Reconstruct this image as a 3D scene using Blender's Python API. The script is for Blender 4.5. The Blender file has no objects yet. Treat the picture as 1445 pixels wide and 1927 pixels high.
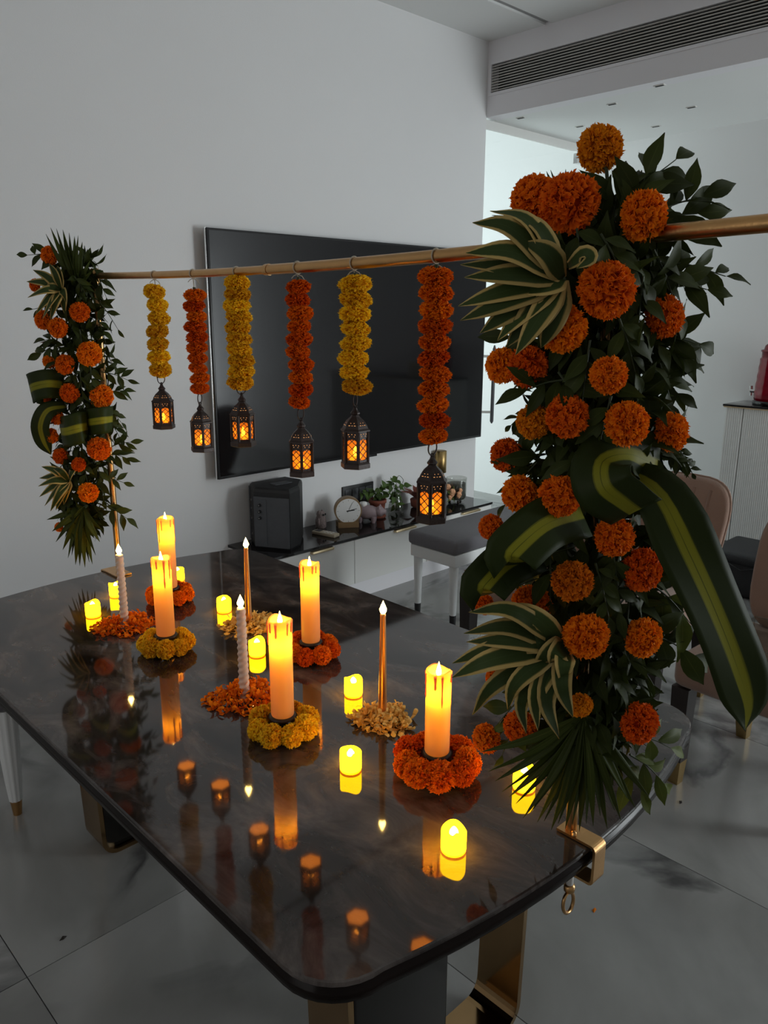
import bpy, bmesh, math, random
from mathutils import Vector, Matrix
import numpy as np

random.seed(7)
SC = bpy.context.scene
COL = SC.collection
PI = math.pi

# ------------------------------------------------------------------ camera
CAMZ = 1.5
FPX = 1481.7
_pt, _yw, _rl = (math.radians(a) for a in (14.315, 44.132, 0.2515))
FW = Vector((math.sin(_yw)*math.cos(_pt), math.cos(_yw)*math.cos(_pt), -math.sin(_pt)))
_r = Vector((math.cos(_yw), -math.sin(_yw), 0)); _u = _r.cross(FW)
RT = _r*math.cos(_rl) + _u*math.sin(_rl)
UP = -_r*math.sin(_rl) + _u*math.cos(_rl)
FH = Vector((FW.x, FW.y, 0)).normalized()
CAM = Vector((0, 0, CAMZ))
cd = bpy.data.cameras.new('camera'); co = bpy.data.objects.new('camera', cd); COL.objects.link(co)
cd.sensor_fit = 'HORIZONTAL'; cd.sensor_width = 36.0; cd.lens = FPX/1445*36
cd.clip_start = 0.05; cd.clip_end = 60
co.matrix_world = Matrix(((RT.x, UP.x, -FW.x, 0), (RT.y, UP.y, -FW.y, 0), (RT.z, UP.z, -FW.z, CAMZ), (0, 0, 0, 1)))
SC.camera = co

# ------------------------------------------------------------------ world, daylight, exposure
WORLD_STRENGTH = 0.155
SC.view_settings.view_transform = 'Standard'; SC.view_settings.look = 'None'
SC.view_settings.gamma = 1.0; SC.view_settings.use_curve_mapping = False
SC.view_settings.exposure = 0.04
w = bpy.data.worlds.new('world'); SC.world = w; w.use_nodes = True
bg = w.node_tree.nodes['Background']; bg.inputs[0].default_value = (1.0, 0.985, 0.965, 1); bg.inputs[1].default_value = WORLD_STRENGTH

def area(name, loc, target, sx, sy, power, col):
    l = bpy.data.lights.new(name, 'AREA'); l.shape = 'RECTANGLE'; l.size = sx; l.size_y = sy
    l.energy = power; l.color = col
    o = bpy.data.objects.new(name, l); COL.objects.link(o); o.location = loc
    d = Vector(target) - Vector(loc)
    o.rotation_euler = d.to_track_quat('-Z', 'Y').to_euler()
    return o
area('bright_room_window', (2.9, 4.7, 1.5), (5.2, 4.7, 1.4), 2.2, 2.2, 60, (0.86, 0.98, 0.98))
area('dining_window', (4.60, -2.3, 1.1), (4.50, 3.0, 2.3), 1.1, 1.9, 94, (0.90, 0.97, 0.99))
area('unseen_left_fill', (-2.6, 0.9, 1.6), (2.0, 2.6, 1.6), 2.2, 1.9, 11, (1.0, 0.975, 0.95))  # unseen soft light added on the left to fill the wall and flowers

# ------------------------------------------------------------------ pixel to place helpers
def ray(x, y): return FW + RT*((x-722.5)/FPX) - UP*((y-963.5)/FPX)
def onz(x, y, z): d = ray(x, y); return CAM + d*((z-CAMZ)/d.z)
def ony(x, y, Y): d = ray(x, y); return CAM + d*(Y/d.y)
def onx(x, y, X): d = ray(x, y); return CAM + d*(X/d.x)
def at(x, y, pole, off=0.0):          # on the upright plane through a pole, off metres nearer
    d = ray(x, y); D = Vector((pole[0], pole[1], 0)).dot(FH) - off
    return CAM + d*(D/d.dot(FH))

# ------------------------------------------------------------------ materials
def mk(name):
    m = bpy.data.materials.new(name); m.use_nodes = True
    nt = m.node_tree; return m, nt, nt.nodes['Principled BSDF']
def setp(b, **k):
    names = dict(rough='Roughness', metal='Metallic', spec='Specular IOR Level', ior='IOR', trans='Transmission Weight',
                 coat='Coat Weight', coat_rough='Coat Roughness', sheen='Sheen Weight', sss='Subsurface Weight')
    for a, v in k.items(): b.inputs[names[a]].default_value = v
def plain(name, col, var=0.12, scale=8.0, bump=0.0, bscale=60.0, coord='Object', **k):
    m, nt, b = mk(name); N = nt.nodes; L = nt.links
    tc = N.new('ShaderNodeTexCoord'); nz = N.new('ShaderNodeTexNoise'); nz.inputs['Scale'].default_value = scale
    nz.inputs['Detail'].default_value = 4; L.new(tc.outputs[coord], nz.inputs['Vector'])
    mx = N.new('ShaderNodeMix'); mx.data_type = 'RGBA'
    c = Vector(col[:3]); mx.inputs[6].default_value = (*(c*(1-var)), 1); mx.inputs[7].default_value = (*[min(1, q) for q in c*(1+var)], 1)
    L.new(nz.outputs['Fac'], mx.inputs[0]); L.new(mx.outputs[2], b.inputs['Base Color'])
    if bump:
        n2 = N.new('ShaderNodeTexNoise'); n2.inputs['Scale'].default_value = bscale; L.new(tc.outputs[coord], n2.inputs['Vector'])
        bp = N.new('ShaderNodeBump'); bp.inputs['Strength'].default_value = bump; bp.inputs['Distance'].default_value = 0.01
        L.new(n2.outputs['Fac'], bp.inputs['Height']); L.new(bp.outputs['Normal'], b.inputs['Normal'])
    setp(b, **k); return m
def emit(name, col, s):
    m = bpy.data.materials.new(name); m.use_nodes = True; nt = m.node_tree; nt.nodes.clear()
    e = nt.nodes.new('ShaderNodeEmission'); o = nt.nodes.new('ShaderNodeOutputMaterial')
    e.inputs[0].default_value = (*col, 1); e.inputs[1].default_value = s; nt.links.new(e.outputs[0], o.inputs[0]); return m
def ramp(N, pts, interp='LINEAR'):
    r = N.new('ShaderNodeValToRGB'); r.color_ramp.interpolation = interp; e = r.color_ramp.elements
    while len(e) < len(pts): e.new(0.5)
    for q, (p, c) in zip(e, pts): q.position = p; q.color = (*c, 1)
    return r

M = {}
M['wall'] = plain('white_wall_paint', (0.74, 0.74, 0.745), 0.015, 2, 0.04, 180, rough=0.7)
M['ceil'] = plain('white_ceiling_paint', (0.76, 0.77, 0.765), 0.015, 2, rough=0.8)
M['beam'] = plain('beam_paint', (0.77, 0.76, 0.79), 0.015, 2, rough=0.7)
M['groove'] = plain('groove_shadow_gap', (0.34, 0.34, 0.34), 0.05, rough=0.9)
M['ventdark'] = plain('vent_inside', (0.01, 0.01, 0.01), 0.1, rough=0.9)
M['slat'] = plain('vent_slat_aluminium', (0.62, 0.61, 0.58), 0.05, rough=0.45)
M['white_lacq'] = plain('white_lacquer', (0.72, 0.72, 0.70), 0.02, 3, rough=0.35)
M['white_wood'] = plain('white_painted_wood', (0.78, 0.80, 0.80), 0.03, 5, rough=0.4)
M['black_glass'] = plain('black_glass_top', (0.012, 0.011, 0.011), 0.3, 3, rough=0.05)
M['tv_screen'] = plain('television_screen', (0.006, 0.006, 0.007), 0.1, 3, rough=0.07, spec=0.4)
M['tv_case'] = plain('television_case', (0.012, 0.012, 0.013), 0.1, rough=0.25)
M['blackpl'] = plain('black_plastic', (0.014, 0.014, 0.015), 0.25, 30, 0.15, 300, rough=0.5)
M['greypl'] = plain('charcoal_plastic', (0.085, 0.09, 0.10), 0.15, 30, rough=0.5)
M['chrome'] = plain('chrome', (0.8, 0.8, 0.8), 0.03, rough=0.15, metal=1)
M['gold'] = plain('brushed_gold_metal', (0.62, 0.36, 0.15), 0.12, 40, 0.03, 200, rough=0.3, metal=1)
M['handle_gold'] = plain('pale_gold_metal', (0.75, 0.6, 0.38), 0.1, 40, rough=0.35, metal=1)
M['brass'] = plain('brushed_brass', (0.42, 0.29, 0.12), 0.15, 30, rough=0.4, metal=1)
M['bronze'] = plain('polished_bronze', (0.42, 0.27, 0.13), 0.1, 10, rough=0.12, metal=1)
M['black_lacq'] = plain('black_lacquer', (0.008, 0.007, 0.006), 0.2, 8, rough=0.18)
M['edge'] = plain('dark_table_edge', (0.009, 0.006, 0.005), 0.3, 12, rough=0.2, spec=0.12)
M['grey_fabric'] = plain('grey_seat_fabric', (0.15, 0.145, 0.16), 0.12, 60, 0.3, 500, rough=0.9, sheen=0.2)
M['pink_fabric'] = plain('dusty_pink_velvet', (0.27, 0.165, 0.12), 0.12, 12, 0.2, 400, rough=0.85, sheen=0.3)
M['dark_wood'] = plain('dark_stained_wood', (0.02, 0.013, 0.011), 0.3, 20, rough=0.4)
M['clock_wood'] = plain('tan_wood', (0.24, 0.15, 0.07), 0.25, 25, rough=0.5)
M['clock_face'] = plain('white_clock_face', (0.75, 0.75, 0.74), 0.02, rough=0.5)
M['ink'] = plain('black_ink', (0.015, 0.015, 0.015), 0.1, rough=0.5)
M['beige_pl'] = plain('beige_plastic', (0.48, 0.41, 0.30), 0.05, rough=0.45)
M['owl'] = plain('grey_stone_figurine', (0.22, 0.17, 0.16), 0.4, 120, 0.6, 200, rough=0.7)
M['pig'] = plain('mauve_ceramic', (0.34, 0.26, 0.28), 0.12, 20, rough=0.4)
M['terra'] = plain('terracotta', (0.22, 0.06, 0.035), 0.2, 30, 0.2, 200, rough=0.8)
M['peach'] = plain('peach_petal', (0.75, 0.40, 0.22), 0.2, 40, rough=0.7)
M['soil'] = plain('dark_soil', (0.02, 0.014, 0.01), 0.4, 80, 0.6, 150, rough=0.95)
M['string'] = plain('pale_string', (0.5, 0.45, 0.36), 0.2, 200, rough=0.9)
M['lantern'] = plain('dark_bronze_lantern', (0.030, 0.018, 0.015), 0.3, 120, 0.1, 300, rough=0.45, metal=0.3)
M['holder'] = plain('dark_iron_holder', (0.035, 0.024, 0.018), 0.3, 60, rough=0.4, metal=0.4)
M['red'] = plain('red_glass', (0.22, 0.001, 0.012), 0.3, 30, rough=0.22, spec=0.3)
M['red_lid'] = plain('red_enamel', (0.17, 0.001, 0.008), 0.1, 20, rough=0.25, spec=0.3)
M['cream'] = plain('cream_block', (0.55, 0.46, 0.28), 0.06, rough=0.6)
M['bag'] = plain('black_bag_cloth', (0.012, 0.012, 0.014), 0.3, 40, 0.3, 300, rough=0.55)
M['stem'] = plain('green_stem', (0.03, 0.045, 0.012), 0.2, 40, rough=0.6)
M['goldwax'] = plain('metallic_gold_wax', (0.80, 0.36, 0.12), 0.06, 30, rough=0.3, metal=0.9)
M['whitewax'] = plain('warm_lit_white_wax', (0.72, 0.55, 0.44), 0.04, 30, rough=0.5)  # warm light of the neighbouring candles is mixed into this white wax colour
M['flame'] = emit('led_flame', (1.0, 0.62, 0.14), 60)
M['flame_dim'] = emit('led_flame_in_lantern', (1.0, 0.52, 0.07), 12)
M['led_votive'] = emit('glowing_led_votive', (1.0, 0.50, 0.003), 15)
M['votive_in'] = emit('votive_bulb', (1.0, 0.8, 0.35), 10)

def slate():
    m, nt, b = mk('slate_marble_laminate'); N = nt.nodes; L = nt.links
    tc = N.new('ShaderNodeTexCoord')
    mp = N.new('ShaderNodeMapping'); mp.inputs['Scale'].default_value = (1.6, 0.9, 1); L.new(tc.outputs['Object'], mp.inputs[0])
    n1 = N.new('ShaderNodeTexNoise'); n1.inputs['Scale'].default_value = 6.5; n1.inputs['Detail'].default_value = 9; n1.inputs['Roughness'].default_value = 0.62; n1.inputs['Distortion'].default_value = 0.7
    L.new(mp.outputs[0], n1.inputs['Vector'])
    r = ramp(N, [(0.34, (0.014, 0.011, 0.010)), (0.48, (0.040, 0.032, 0.029)), (0.58, (0.080, 0.068, 0.062)), (0.74, (0.16, 0.138, 0.125))])
    L.new(n1.outputs['Fac'], r.inputs[0])
    n2 = N.new('ShaderNodeTexNoise'); n2.inputs['Scale'].default_value = 1.4; n2.inputs['Detail'].default_value = 3; L.new(mp.outputs[0], n2.inputs['Vector'])
    r2 = ramp(N, [(0.3, (1.08, 0.98, 0.93)), (0.7, (0.94, 1.0, 1.06))]); L.new(n2.outputs['Fac'], r2.inputs[0])
    mx = N.new('ShaderNodeMix'); mx.data_type = 'RGBA'; mx.blend_type = 'MULTIPLY'; mx.inputs[0].default_value = 1
    L.new(r.outputs[0], mx.inputs[6]); L.new(r2.outputs[0], mx.inputs[7]); L.new(mx.outputs[2], b.inputs['Base Color'])
    setp(b, rough=0.05, ior=1.6); return m
M['slate'] = slate()

def marble():
    m, nt, b = mk('white_marble_tile'); N = nt.nodes; L = nt.links
    g = N.new('ShaderNodeNewGeometry'); oi = N.new('ShaderNodeObjectInfo')
    mp = N.new('ShaderNodeVectorMath'); mp.operation = 'ADD'
    sc = N.new('ShaderNodeVectorMath'); sc.operation = 'SCALE'; sc.inputs[3].default_value = 7.0
    cb = N.new('ShaderNodeCombineXYZ'); L.new(oi.outputs['Random'], cb.inputs[0]); L.new(oi.outputs['Random'], cb.inputs[2]); L.new(cb.outputs[0], sc.inputs[0])
    L.new(g.outputs['Position'], mp.inputs[0]); L.new(sc.outputs[0], mp.inputs[1])
    n0 = N.new('ShaderNodeTexNoise'); n0.inputs['Scale'].default_value = 1.3; n0.inputs['Detail'].default_value = 7; n0.inputs['Distortion'].default_value = 1.4; L.new(mp.outputs[0], n0.inputs['Vector'])
    r0 = ramp(N, [(0.35, (0.22, 0.22, 0.212)), (0.6, (0.34, 0.34, 0.33))]); L.new(n0.outputs['Fac'], r0.inputs[0])
    n1 = N.new('ShaderNodeTexNoise'); n1.inputs['Scale'].default_value = 0.9; n1.inputs['Detail'].default_value = 6; n1.inputs['Distortion'].default_value = 1.0; L.new(mp.outputs[0], n1.inputs['Vector'])
    r1 = ramp(N, [(0.465, (1, 1, 1)), (0.498, (0.36, 0.36, 0.37)), (0.502, (0.36, 0.36, 0.37)), (0.56, (1, 1, 1))]); L.new(n1.outputs['Fac'], r1.inputs[0])
    n2 = N.new('ShaderNodeTexNoise'); n2.inputs['Scale'].default_value = 2.0; L.new(mp.outputs[0], n2.inputs['Vector'])
    r2 = ramp(N, [(0.38, (0, 0, 0)), (0.54, (1, 1, 1))]); L.new(n2.outputs['Fac'], r2.inputs[0])
    mx = N.new('ShaderNodeMix'); mx.data_type = 'RGBA'; mx.blend_type = 'MULTIPLY'
    L.new(r2.outputs[0], mx.inputs[0]); L.new(r0.outputs[0], mx.inputs[6]); L.new(r1.outputs[0], mx.inputs[7]); L.new(mx.outputs[2], b.inputs['Base Color'])
    setp(b, rough=0.16); return m
M['marble'] = marble()
M['grout'] = plain('tile_joint', (0.12, 0.12, 0.12), 0.1, rough=0.9)

def petal(name, deep, tip):
    m, nt, b = mk(name); N = nt.nodes; L = nt.links
    a = N.new('ShaderNodeAttribute'); a.attribute_name = 'tone'
    oi = N.new('ShaderNodeObjectInfo')
    mx = N.new('ShaderNodeMix'); mx.data_type = 'RGBA'; mx.inputs[6].default_value = (*deep, 1); mx.inputs[7].default_value = (*tip, 1)
    L.new(a.outputs['Fac'], mx.inputs[0])
    hs = N.new('ShaderNodeHueSaturation'); L.new(mx.outputs[2], hs.inputs['Color'])
    mr = N.new('ShaderNodeMapRange'); mr.inputs['To Min'].default_value = 0.492; mr.inputs['To Max'].default_value = 0.512; L.new(oi.outputs['Random'], mr.inputs[0]); L.new(mr.outputs[0], hs.inputs['Hue'])
    mr2 = N.new('ShaderNodeMapRange'); mr2.inputs['To Min'].default_value = 0.85; mr2.inputs['To Max'].default_value = 1.1; L.new(oi.outputs['Random'], mr2.inputs[0]); L.new(mr2.outputs[0], hs.inputs['Value'])
    tr = N.new('ShaderNodeBsdfTranslucent'); df = N.new('ShaderNodeMixShader'); df.inputs[0].default_value = 0.18
    L.new(hs.outputs[0], b.inputs['Base Color']); L.new(hs.outputs[0], tr.inputs[0]); setp(b, rough=0.75, spec=0.15)
    L.new(b.outputs[0], df.inputs[1]); L.new(tr.outputs[0], df.inputs[2]); L.new(df.outputs[0], N['Material Output'].inputs[0]); return m
M['orange'] = petal('orange_marigold_petal', (0.66, 0.075, 0.002), (1.0, 0.215, 0.004))
M['yellow'] = petal('yellow_marigold_petal', (0.92, 0.42, 0.008), (1.0, 0.66, 0.025))
M['paleyellow'] = petal('pale_yellow_loose_petal', (0.90, 0.50, 0.08), (1.0, 0.74, 0.24))
M['amber_fl'] = petal('amber_marigold_petal', (0.60, 0.14, 0.003), (0.88, 0.27, 0.006))

def leafmat(name, base, rib, kind):
    m, nt, b = mk(name); N = nt.nodes; L = nt.links
    uv = N.new('ShaderNodeUVMap'); sp = N.new('ShaderNodeSeparateXYZ'); L.new(uv.outputs[0], sp.inputs[0])
    s = N.new('ShaderNodeMath'); s.operation = 'SUBTRACT'; s.inputs[1].default_value = 0.5; L.new(sp.outputs[0], s.inputs[0])
    ab = N.new('ShaderNodeMath'); ab.operation = 'ABSOLUTE'; L.new(s.outputs[0], ab.inputs[0])
    wv = N.new('ShaderNodeTexNoise'); wv.inputs['Scale'].default_value = 1.0
    mp = N.new('ShaderNodeMapping'); mp.inputs['Scale'].default_value = (26, 1.2, 1); L.new(uv.outputs[0], mp.inputs[0]); L.new(mp.outputs[0], wv.inputs['Vector'])
    ma = N.new('ShaderNodeMath'); ma.operation = 'MULTIPLY_ADD'; ma.inputs[1].default_value = 0.12; L.new(wv.outputs['Fac'], ma.inputs[0]); L.new(ab.outputs[0], ma.inputs[2])
    if kind == 'edge':      # cream margin
        r = ramp(N, [(0.0, rib), (0.10, base), (0.365, base), (0.40, (0.50, 0.36, 0.12)), (0.6, (0.60, 0.44, 0.17))])
    elif kind == 'stripe':  # yellow-green middle stripe
        r = ramp(N, [(0.0, rib), (0.045, (0.075, 0.085, 0.010)), (0.06, rib), (0.16, rib), (0.20, base), (0.6, base)])
    else:
        r = ramp(N, [(0.0, rib), (0.075, rib), (0.10, base), (0.6, base)])
    L.new(ma.outputs[0], r.inputs[0])
    oi = N.new('ShaderNodeObjectInfo'); hs = N.new('ShaderNodeHueSaturation'); L.new(r.outputs[0], hs.inputs['Color'])
    mr = N.new('ShaderNodeMapRange'); mr.inputs['To Min'].default_value = 0.75; mr.inputs['To Max'].default_value = 1.3; L.new(oi.outputs['Random'], mr.inputs[0]); L.new(mr.outputs[0], hs.inputs['Value'])
    L.new(hs.outputs[0], b.inputs['Base Color']); setp(b, rough=0.5, spec=0.14)
    tr = N.new('ShaderNodeBsdfTranslucent'); L.new(hs.outputs[0], tr.inputs[0]); df = N.new('ShaderNodeMixShader'); df.inputs[0].default_value = 0.15
    L.new(b.outputs[0], df.inputs[1]); L.new(tr.outputs[0], df.inputs[2]); L.new(df.outputs[0], N['Material Output'].inputs[0]); return m
M['leaf'] = leafmat('dark_green_leaf', (0.034, 0.047, 0.009), (0.05, 0.064, 0.014), 'rib')
M['leaf_olive'] = leafmat('olive_green_leaf', (0.075, 0.10, 0.018), (0.11, 0.13, 0.03), 'rib')
M['palm'] = leafmat('palm_green_leaf', (0.042, 0.058, 0.010), (0.075, 0.09, 0.018), 'rib')
M['variegated'] = leafmat('cream_edged_leaf', (0.045, 0.070, 0.020), (0.06, 0.09, 0.03), 'edge')
M['striped'] = leafmat('yellow_striped_leaf', (0.024, 0.036, 0.008), (0.24, 0.235, 0.018), 'stripe')
M['pothos'] = leafmat('pothos_leaf', (0.07, 0.12, 0.03), (0.10, 0.15, 0.05), 'rib')

def clear(name, col, gloss_rough=0.02, ior=1.45, extra=0.0):
    m = bpy.data.materials.new(name); m.use_nodes = True; nt = m.node_tree; N = nt.nodes; N.clear(); L = nt.links
    t = N.new('ShaderNodeBsdfTransparent'); t.inputs[0].default_value = (*col, 1)
    g = N.new('ShaderNodeBsdfGlossy'); g.inputs['Roughness'].default_value = gloss_rough
    f = N.new('ShaderNodeLayerWeight'); pw = N.new('ShaderNodeMath'); pw.operation = 'POWER'; pw.inputs[1].default_value = 4.5; L.new(f.outputs['Facing'], pw.inputs[0])
    a = N.new('ShaderNodeMath'); a.operation = 'MULTIPLY_ADD'; a.inputs[1].default_value = 0.7; a.inputs[2].default_value = 0.03+extra; L.new(pw.outputs[0], a.inputs[0])
    mx = N.new('ShaderNodeMixShader'); o = N.new('ShaderNodeOutputMaterial')
    L.new(a.outputs[0], mx.inputs[0]); L.new(t.outputs[0], mx.inputs[1]); L.new(g.outputs[0], mx.inputs[2]); L.new(mx.outputs[0], o.inputs[0]); return m
M['glass'] = clear('clear_glass', (0.97, 0.985, 0.98))
M['jar_glass'] = clear('jar_glass', (0.88, 0.89, 0.87), extra=0.03)
def shell(name, diff, trans, fac, transp=0.0, tcol=(1, 0.6, 0.2)):
    m = bpy.data.materials.new(name); m.use_nodes = True; nt = m.node_tree; N = nt.nodes; N.clear(); L = nt.links
    d = N.new('ShaderNodeBsdfPrincipled'); d.inputs['Base Color'].default_value = (*diff, 1); d.inputs['Roughness'].default_value = 0.3
    nz = N.new('ShaderNodeTexNoise'); nz.inputs['Scale'].default_value = 90; bp = N.new('ShaderNodeBump'); bp.inputs['Strength'].default_value = 0.05; L.new(nz.outputs['Fac'], bp.inputs['Height']); L.new(bp.outputs[0], d.inputs['Normal'])
    t = N.new('ShaderNodeBsdfTranslucent'); t.inputs[0].default_value = (*trans, 1)
    mx = N.new('ShaderNodeMixShader'); mx.inputs[0].default_value = fac; L.new(d.outputs[0], mx.inputs[1]); L.new(t.outputs[0], mx.inputs[2])
    o = N.new('ShaderNodeOutputMaterial')
    if transp:
        p = N.new('ShaderNodeBsdfTransparent'); p.inputs[0].default_value = (*tcol, 1)
        m2 = N.new('ShaderNodeMixShader'); m2.inputs[0].default_value = transp; L.new(mx.outputs[0], m2.inputs[1]); L.new(p.outputs[0], m2.inputs[2]); L.new(m2.outputs[0], o.inputs[0])
    else: L.new(mx.outputs[0], o.inputs[0])
    return m
M['wax'] = shell('glowing_candle_wax', (0.80, 0.60, 0.32), (1.0, 0.43, 0.035), 0.6)
M['amber_pane'] = shell('amber_lantern_pane', (0.5, 0.2, 0.08), (1.0, 0.40, 0.07), 0.85, 0.55, (1.0, 0.55, 0.18))
M['amber_floor'] = emit('underside_candle_glow', (1.0, 0.26, 0.03), 5.0)  # emission stands in for candlelight coming through the floor plate

# ------------------------------------------------------------------ mesh helpers
class MB:
    """collects shapes in parent-local coordinates and links them as one mesh object"""
    def __init__(s): s.v = []; s.f = []; s.sm = []
    def add(s, vs, fs, smooth=False):
        n = len(s.v); s.v += [tuple(p) for p in vs]; s.f += [tuple(i+n for i in f) for f in fs]; s.sm += [smooth]*len(fs); return s
    def box(s, lo, hi, M4=None, bev=0.0):
        x0, y0, z0 = lo; x1, y1, z1 = hi
        if bev:
            bm = bmesh.new(); bmesh.ops.create_cube(bm, size=1)
            for q in bm.verts: q.co = Vector(((x0+x1)/2+q.co.x*(x1-x0), (y0+y1)/2+q.co.y*(y1-y0), (z0+z1)/2+q.co.z*(z1-z0)))
            bmesh.ops.bevel(bm, geom=list(bm.edges), offset=bev, segments=3, profile=0.5, affect='EDGES')
            bm.verts.index_update(); vs = [q.co.copy() for q in bm.verts]; fs = [[q.index for q in f.verts] for f in bm.faces]; bm.free()
            if M4: vs = [M4 @ q for q in vs]
            return s.add(vs, fs, True)
        vs = [Vector(p) for p in ((x0,y0,z0),(x1,y0,z0),(x1,y1,z0),(x0,y1,z0),(x0,y0,z1),(x1,y0,z1),(x1,y1,z1),(x0,y1,z1))]
        if M4: vs = [M4 @ q for q in vs]
        return s.add(vs, [(3,2,1,0),(4,5,6,7),(0,1,5,4),(1,2,6,5),(2,3,7,6),(3,0,4,7)])
    def tube(s, pts, r, n=10, closed=False, smooth=True, caps=True):
        pts = [Vector(p) for p in pts]; m = len(pts); rs = r if isinstance(r, (list, tuple)) else [r]*m
        vs = []; prev = None
        for i, p in enumerate(pts):
            if closed: t = (pts[(i+1) % m] - pts[i-1])
            else: t = pts[min(i+1, m-1)] - pts[max(i-1, 0)]
            t.normalize()
            if prev is None: a = t.orthogonal().normalized()
            else:
                a = prev - t*prev.dot(t); a = a.normalized() if a.length > 1e-6 else t.orthogonal().normalized()
            prev = a; b = t.cross(a)
            vs += [p + (a*math.cos(2*PI*k/n) + b*math.sin(2*PI*k/n))*rs[i] for k in range(n)]
        fs = []
        for i in range(m if closed else m-1):
            j = (i+1) % m
            fs += [(i*n+k, i*n+(k+1) % n, j*n+(k+1) % n, j*n+k) for k in range(n)]
        s.add(vs, fs, smooth)
        if caps and not closed: s.add(vs[:n], [tuple(range(n-1, -1, -1))]); s.add(vs[-n:], [tuple(range(n))])
        return s
    def lathe(s, prof, n=24, c=(0,0,0), smooth=True, rot=0.0, fun=None, caps=True):
        vs = []
        for r, z in prof:
            for k in range(n):
                a = 2*PI*k/n + rot; rr, zz = (r, z) if fun is None else fun(r, z, a)
                vs.append((c[0]+rr*math.cos(a), c[1]+rr*math.sin(a), c[2]+zz))
        fs = []
        for i in range(len(prof)-1):
            fs += [(i*n+k, i*n+(k+1) % n, (i+1)*n+(k+1) % n, (i+1)*n+k) for k in range(n)]
        s.add(vs, fs, smooth)
        if caps:
            if prof[0][0] > 1e-5: s.add(vs[:n], [tuple(range(n-1, -1, -1))])
            if prof[-1][0] > 1e-5: s.add(vs[-n:], [tuple(range(n))])
        return s
    def prism(s, poly, z0, z1, M4=None):
        n = len(poly); vs = [Vector((x, y, z0)) for x, y in poly] + [Vector((x, y, z1)) for x, y in poly]
        if M4: vs = [M4 @ q for q in vs]
        return s.add(vs, [tuple(range(n-1, -1, -1)), tuple(range(n, 2*n))] + [(i, (i+1) % n, n+(i+1) % n, n+i) for i in range(n)])
    def mesh(s, name, mat):
        me = bpy.data.meshes.new(name); me.from_pydata([tuple(v) for v in s.v], [], s.f)
        me.polygons.foreach_set('use_smooth', s.sm); me.materials.append(M[mat] if isinstance(mat, str) else mat); me.update(); return me
    def build(s, name, mat, parent=None, loc=None, rot=None):
        return inst(name, s.mesh(name, mat), parent, loc, rot)
def inst(name, me, parent=None, loc=None, rot=None, mw=None):
    o = bpy.data.objects.new(name, me); COL.objects.link(o)
    if parent is not None: o.parent = parent
    if mw is not None: o.matrix_local = mw
    else:
        if loc is not None: o.location = loc
        if rot is not None: o.rotation_euler = rot
    return o
def tag(o, label, cat, group=None):
    o['label'] = label; o['category'] = cat
    if group: o['group'] = group
    return o
def thing(name, label, cat, loc=(0,0,0), rz=0.0, group=None):
    o = bpy.data.objects.new(name, None); COL.objects.link(o); o.empty_display_size = 0.05
    o.location = loc; o.rotation_euler = (0, 0, rz); return tag(o, label, cat, group)
def struct(o, label=None):
    o['kind'] = 'structure'
    if label: o['label'] = label
    return o
def copy_tree(o, parent=None):
    c = o.copy(); COL.objects.link(c); c.parent = parent
    for ch in o.children: copy_tree(ch, c)
    return c
def frame(pos, d, nrm, s=1.0, sx=None):
    y = Vector(d).normalized(); z = Vector(nrm); z = z - y*z.dot(y)
    z = z.normalized() if z.length > 1e-5 else y.orthogonal().normalized()
    x = y.cross(z); sx = s if sx is None else sx
    return Matrix(((x.x*sx, y.x*s, z.x*s, pos[0]), (x.y*sx, y.y*s, z.y*s, pos[1]), (x.z*sx, y.z*s, z.z*s, pos[2]), (0,0,0,1)))
def bez(pts, n):
    """smooth curve through control points (Catmull-Rom)"""
    P = [Vector(p) for p in pts]; P = [P[0]*2-P[1]] + P + [P[-1]*2-P[-2]]; out = []
    segs = len(P)-3
    for i in range(n+1):
        u = i/n*segs; k = min(int(u), segs-1); t = u-k; a, b, c, d = P[k:k+4]
        out.append(0.5*((2*b) + (c-a)*t + (2*a-5*b+4*c-d)*t*t + (3*b-a-3*c+d)*t**3))
    return out

# ------------------------------------------------------------------ the room
YW, XE, XB = 3.25, 3.985, 5.19          # television wall, its end, back wall
ZC, ZS = 3.018, 2.615                   # ceiling, lower ceiling behind the beam
fl = struct(MB().box((-2.7, -2.4, -0.06), (XB+0.1, 6.2, -0.006)).build('floor', 'grout'), 'glossy white marble tile floor with grey veins')
xs = [-2.7, -1.95, -1.15, -0.35, 0.455, 1.19, 1.92, 2.74, 3.55, 4.36, XB+0.1]; ys = [-2.4, -1.55, 0.05, 1.65, 3.25, 4.85, 6.2]
for i in range(len(xs)-1):
    for j in range(len(ys)-1):
        g = 0.0012
        MB().box((xs[i]+g, ys[j]+g, -0.008), (xs[i+1]-g, ys[j+1]-g, 0.0)).build('tile', 'marble', fl)
struct(MB().box((-2.7, YW, 0), (XE, YW+0.14, ZC)).build('wall_left', 'wall'), 'plain white wall behind the television')
struct(MB().box((XB, -2.4, 0), (XB+0.1, 6.2, ZC)).build('wall_back', 'wall'), 'bright white wall behind the fluted cabinet')
struct(MB().box((2.7, 6.1, 0), (XB, 6.2, ZC)).build('wall_far', 'wall'), 'white wall of the bright room beyond the glass door')
c = struct(MB().box((-2.7, -2.4, ZC), (XE, 2.815, ZC+0.08)).build('ceiling', 'ceil'), 'white ceiling with a dark shadow gap')
MB().box((-2.7, 2.86, ZC), (XE, YW, ZC+0.08)).build('border_panel', 'ceil', c)
MB().box((-2.7, 2.815, ZC+0.012), (XE, 2.86, ZC+0.06)).build('shadow_gap', 'groove', c)
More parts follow.
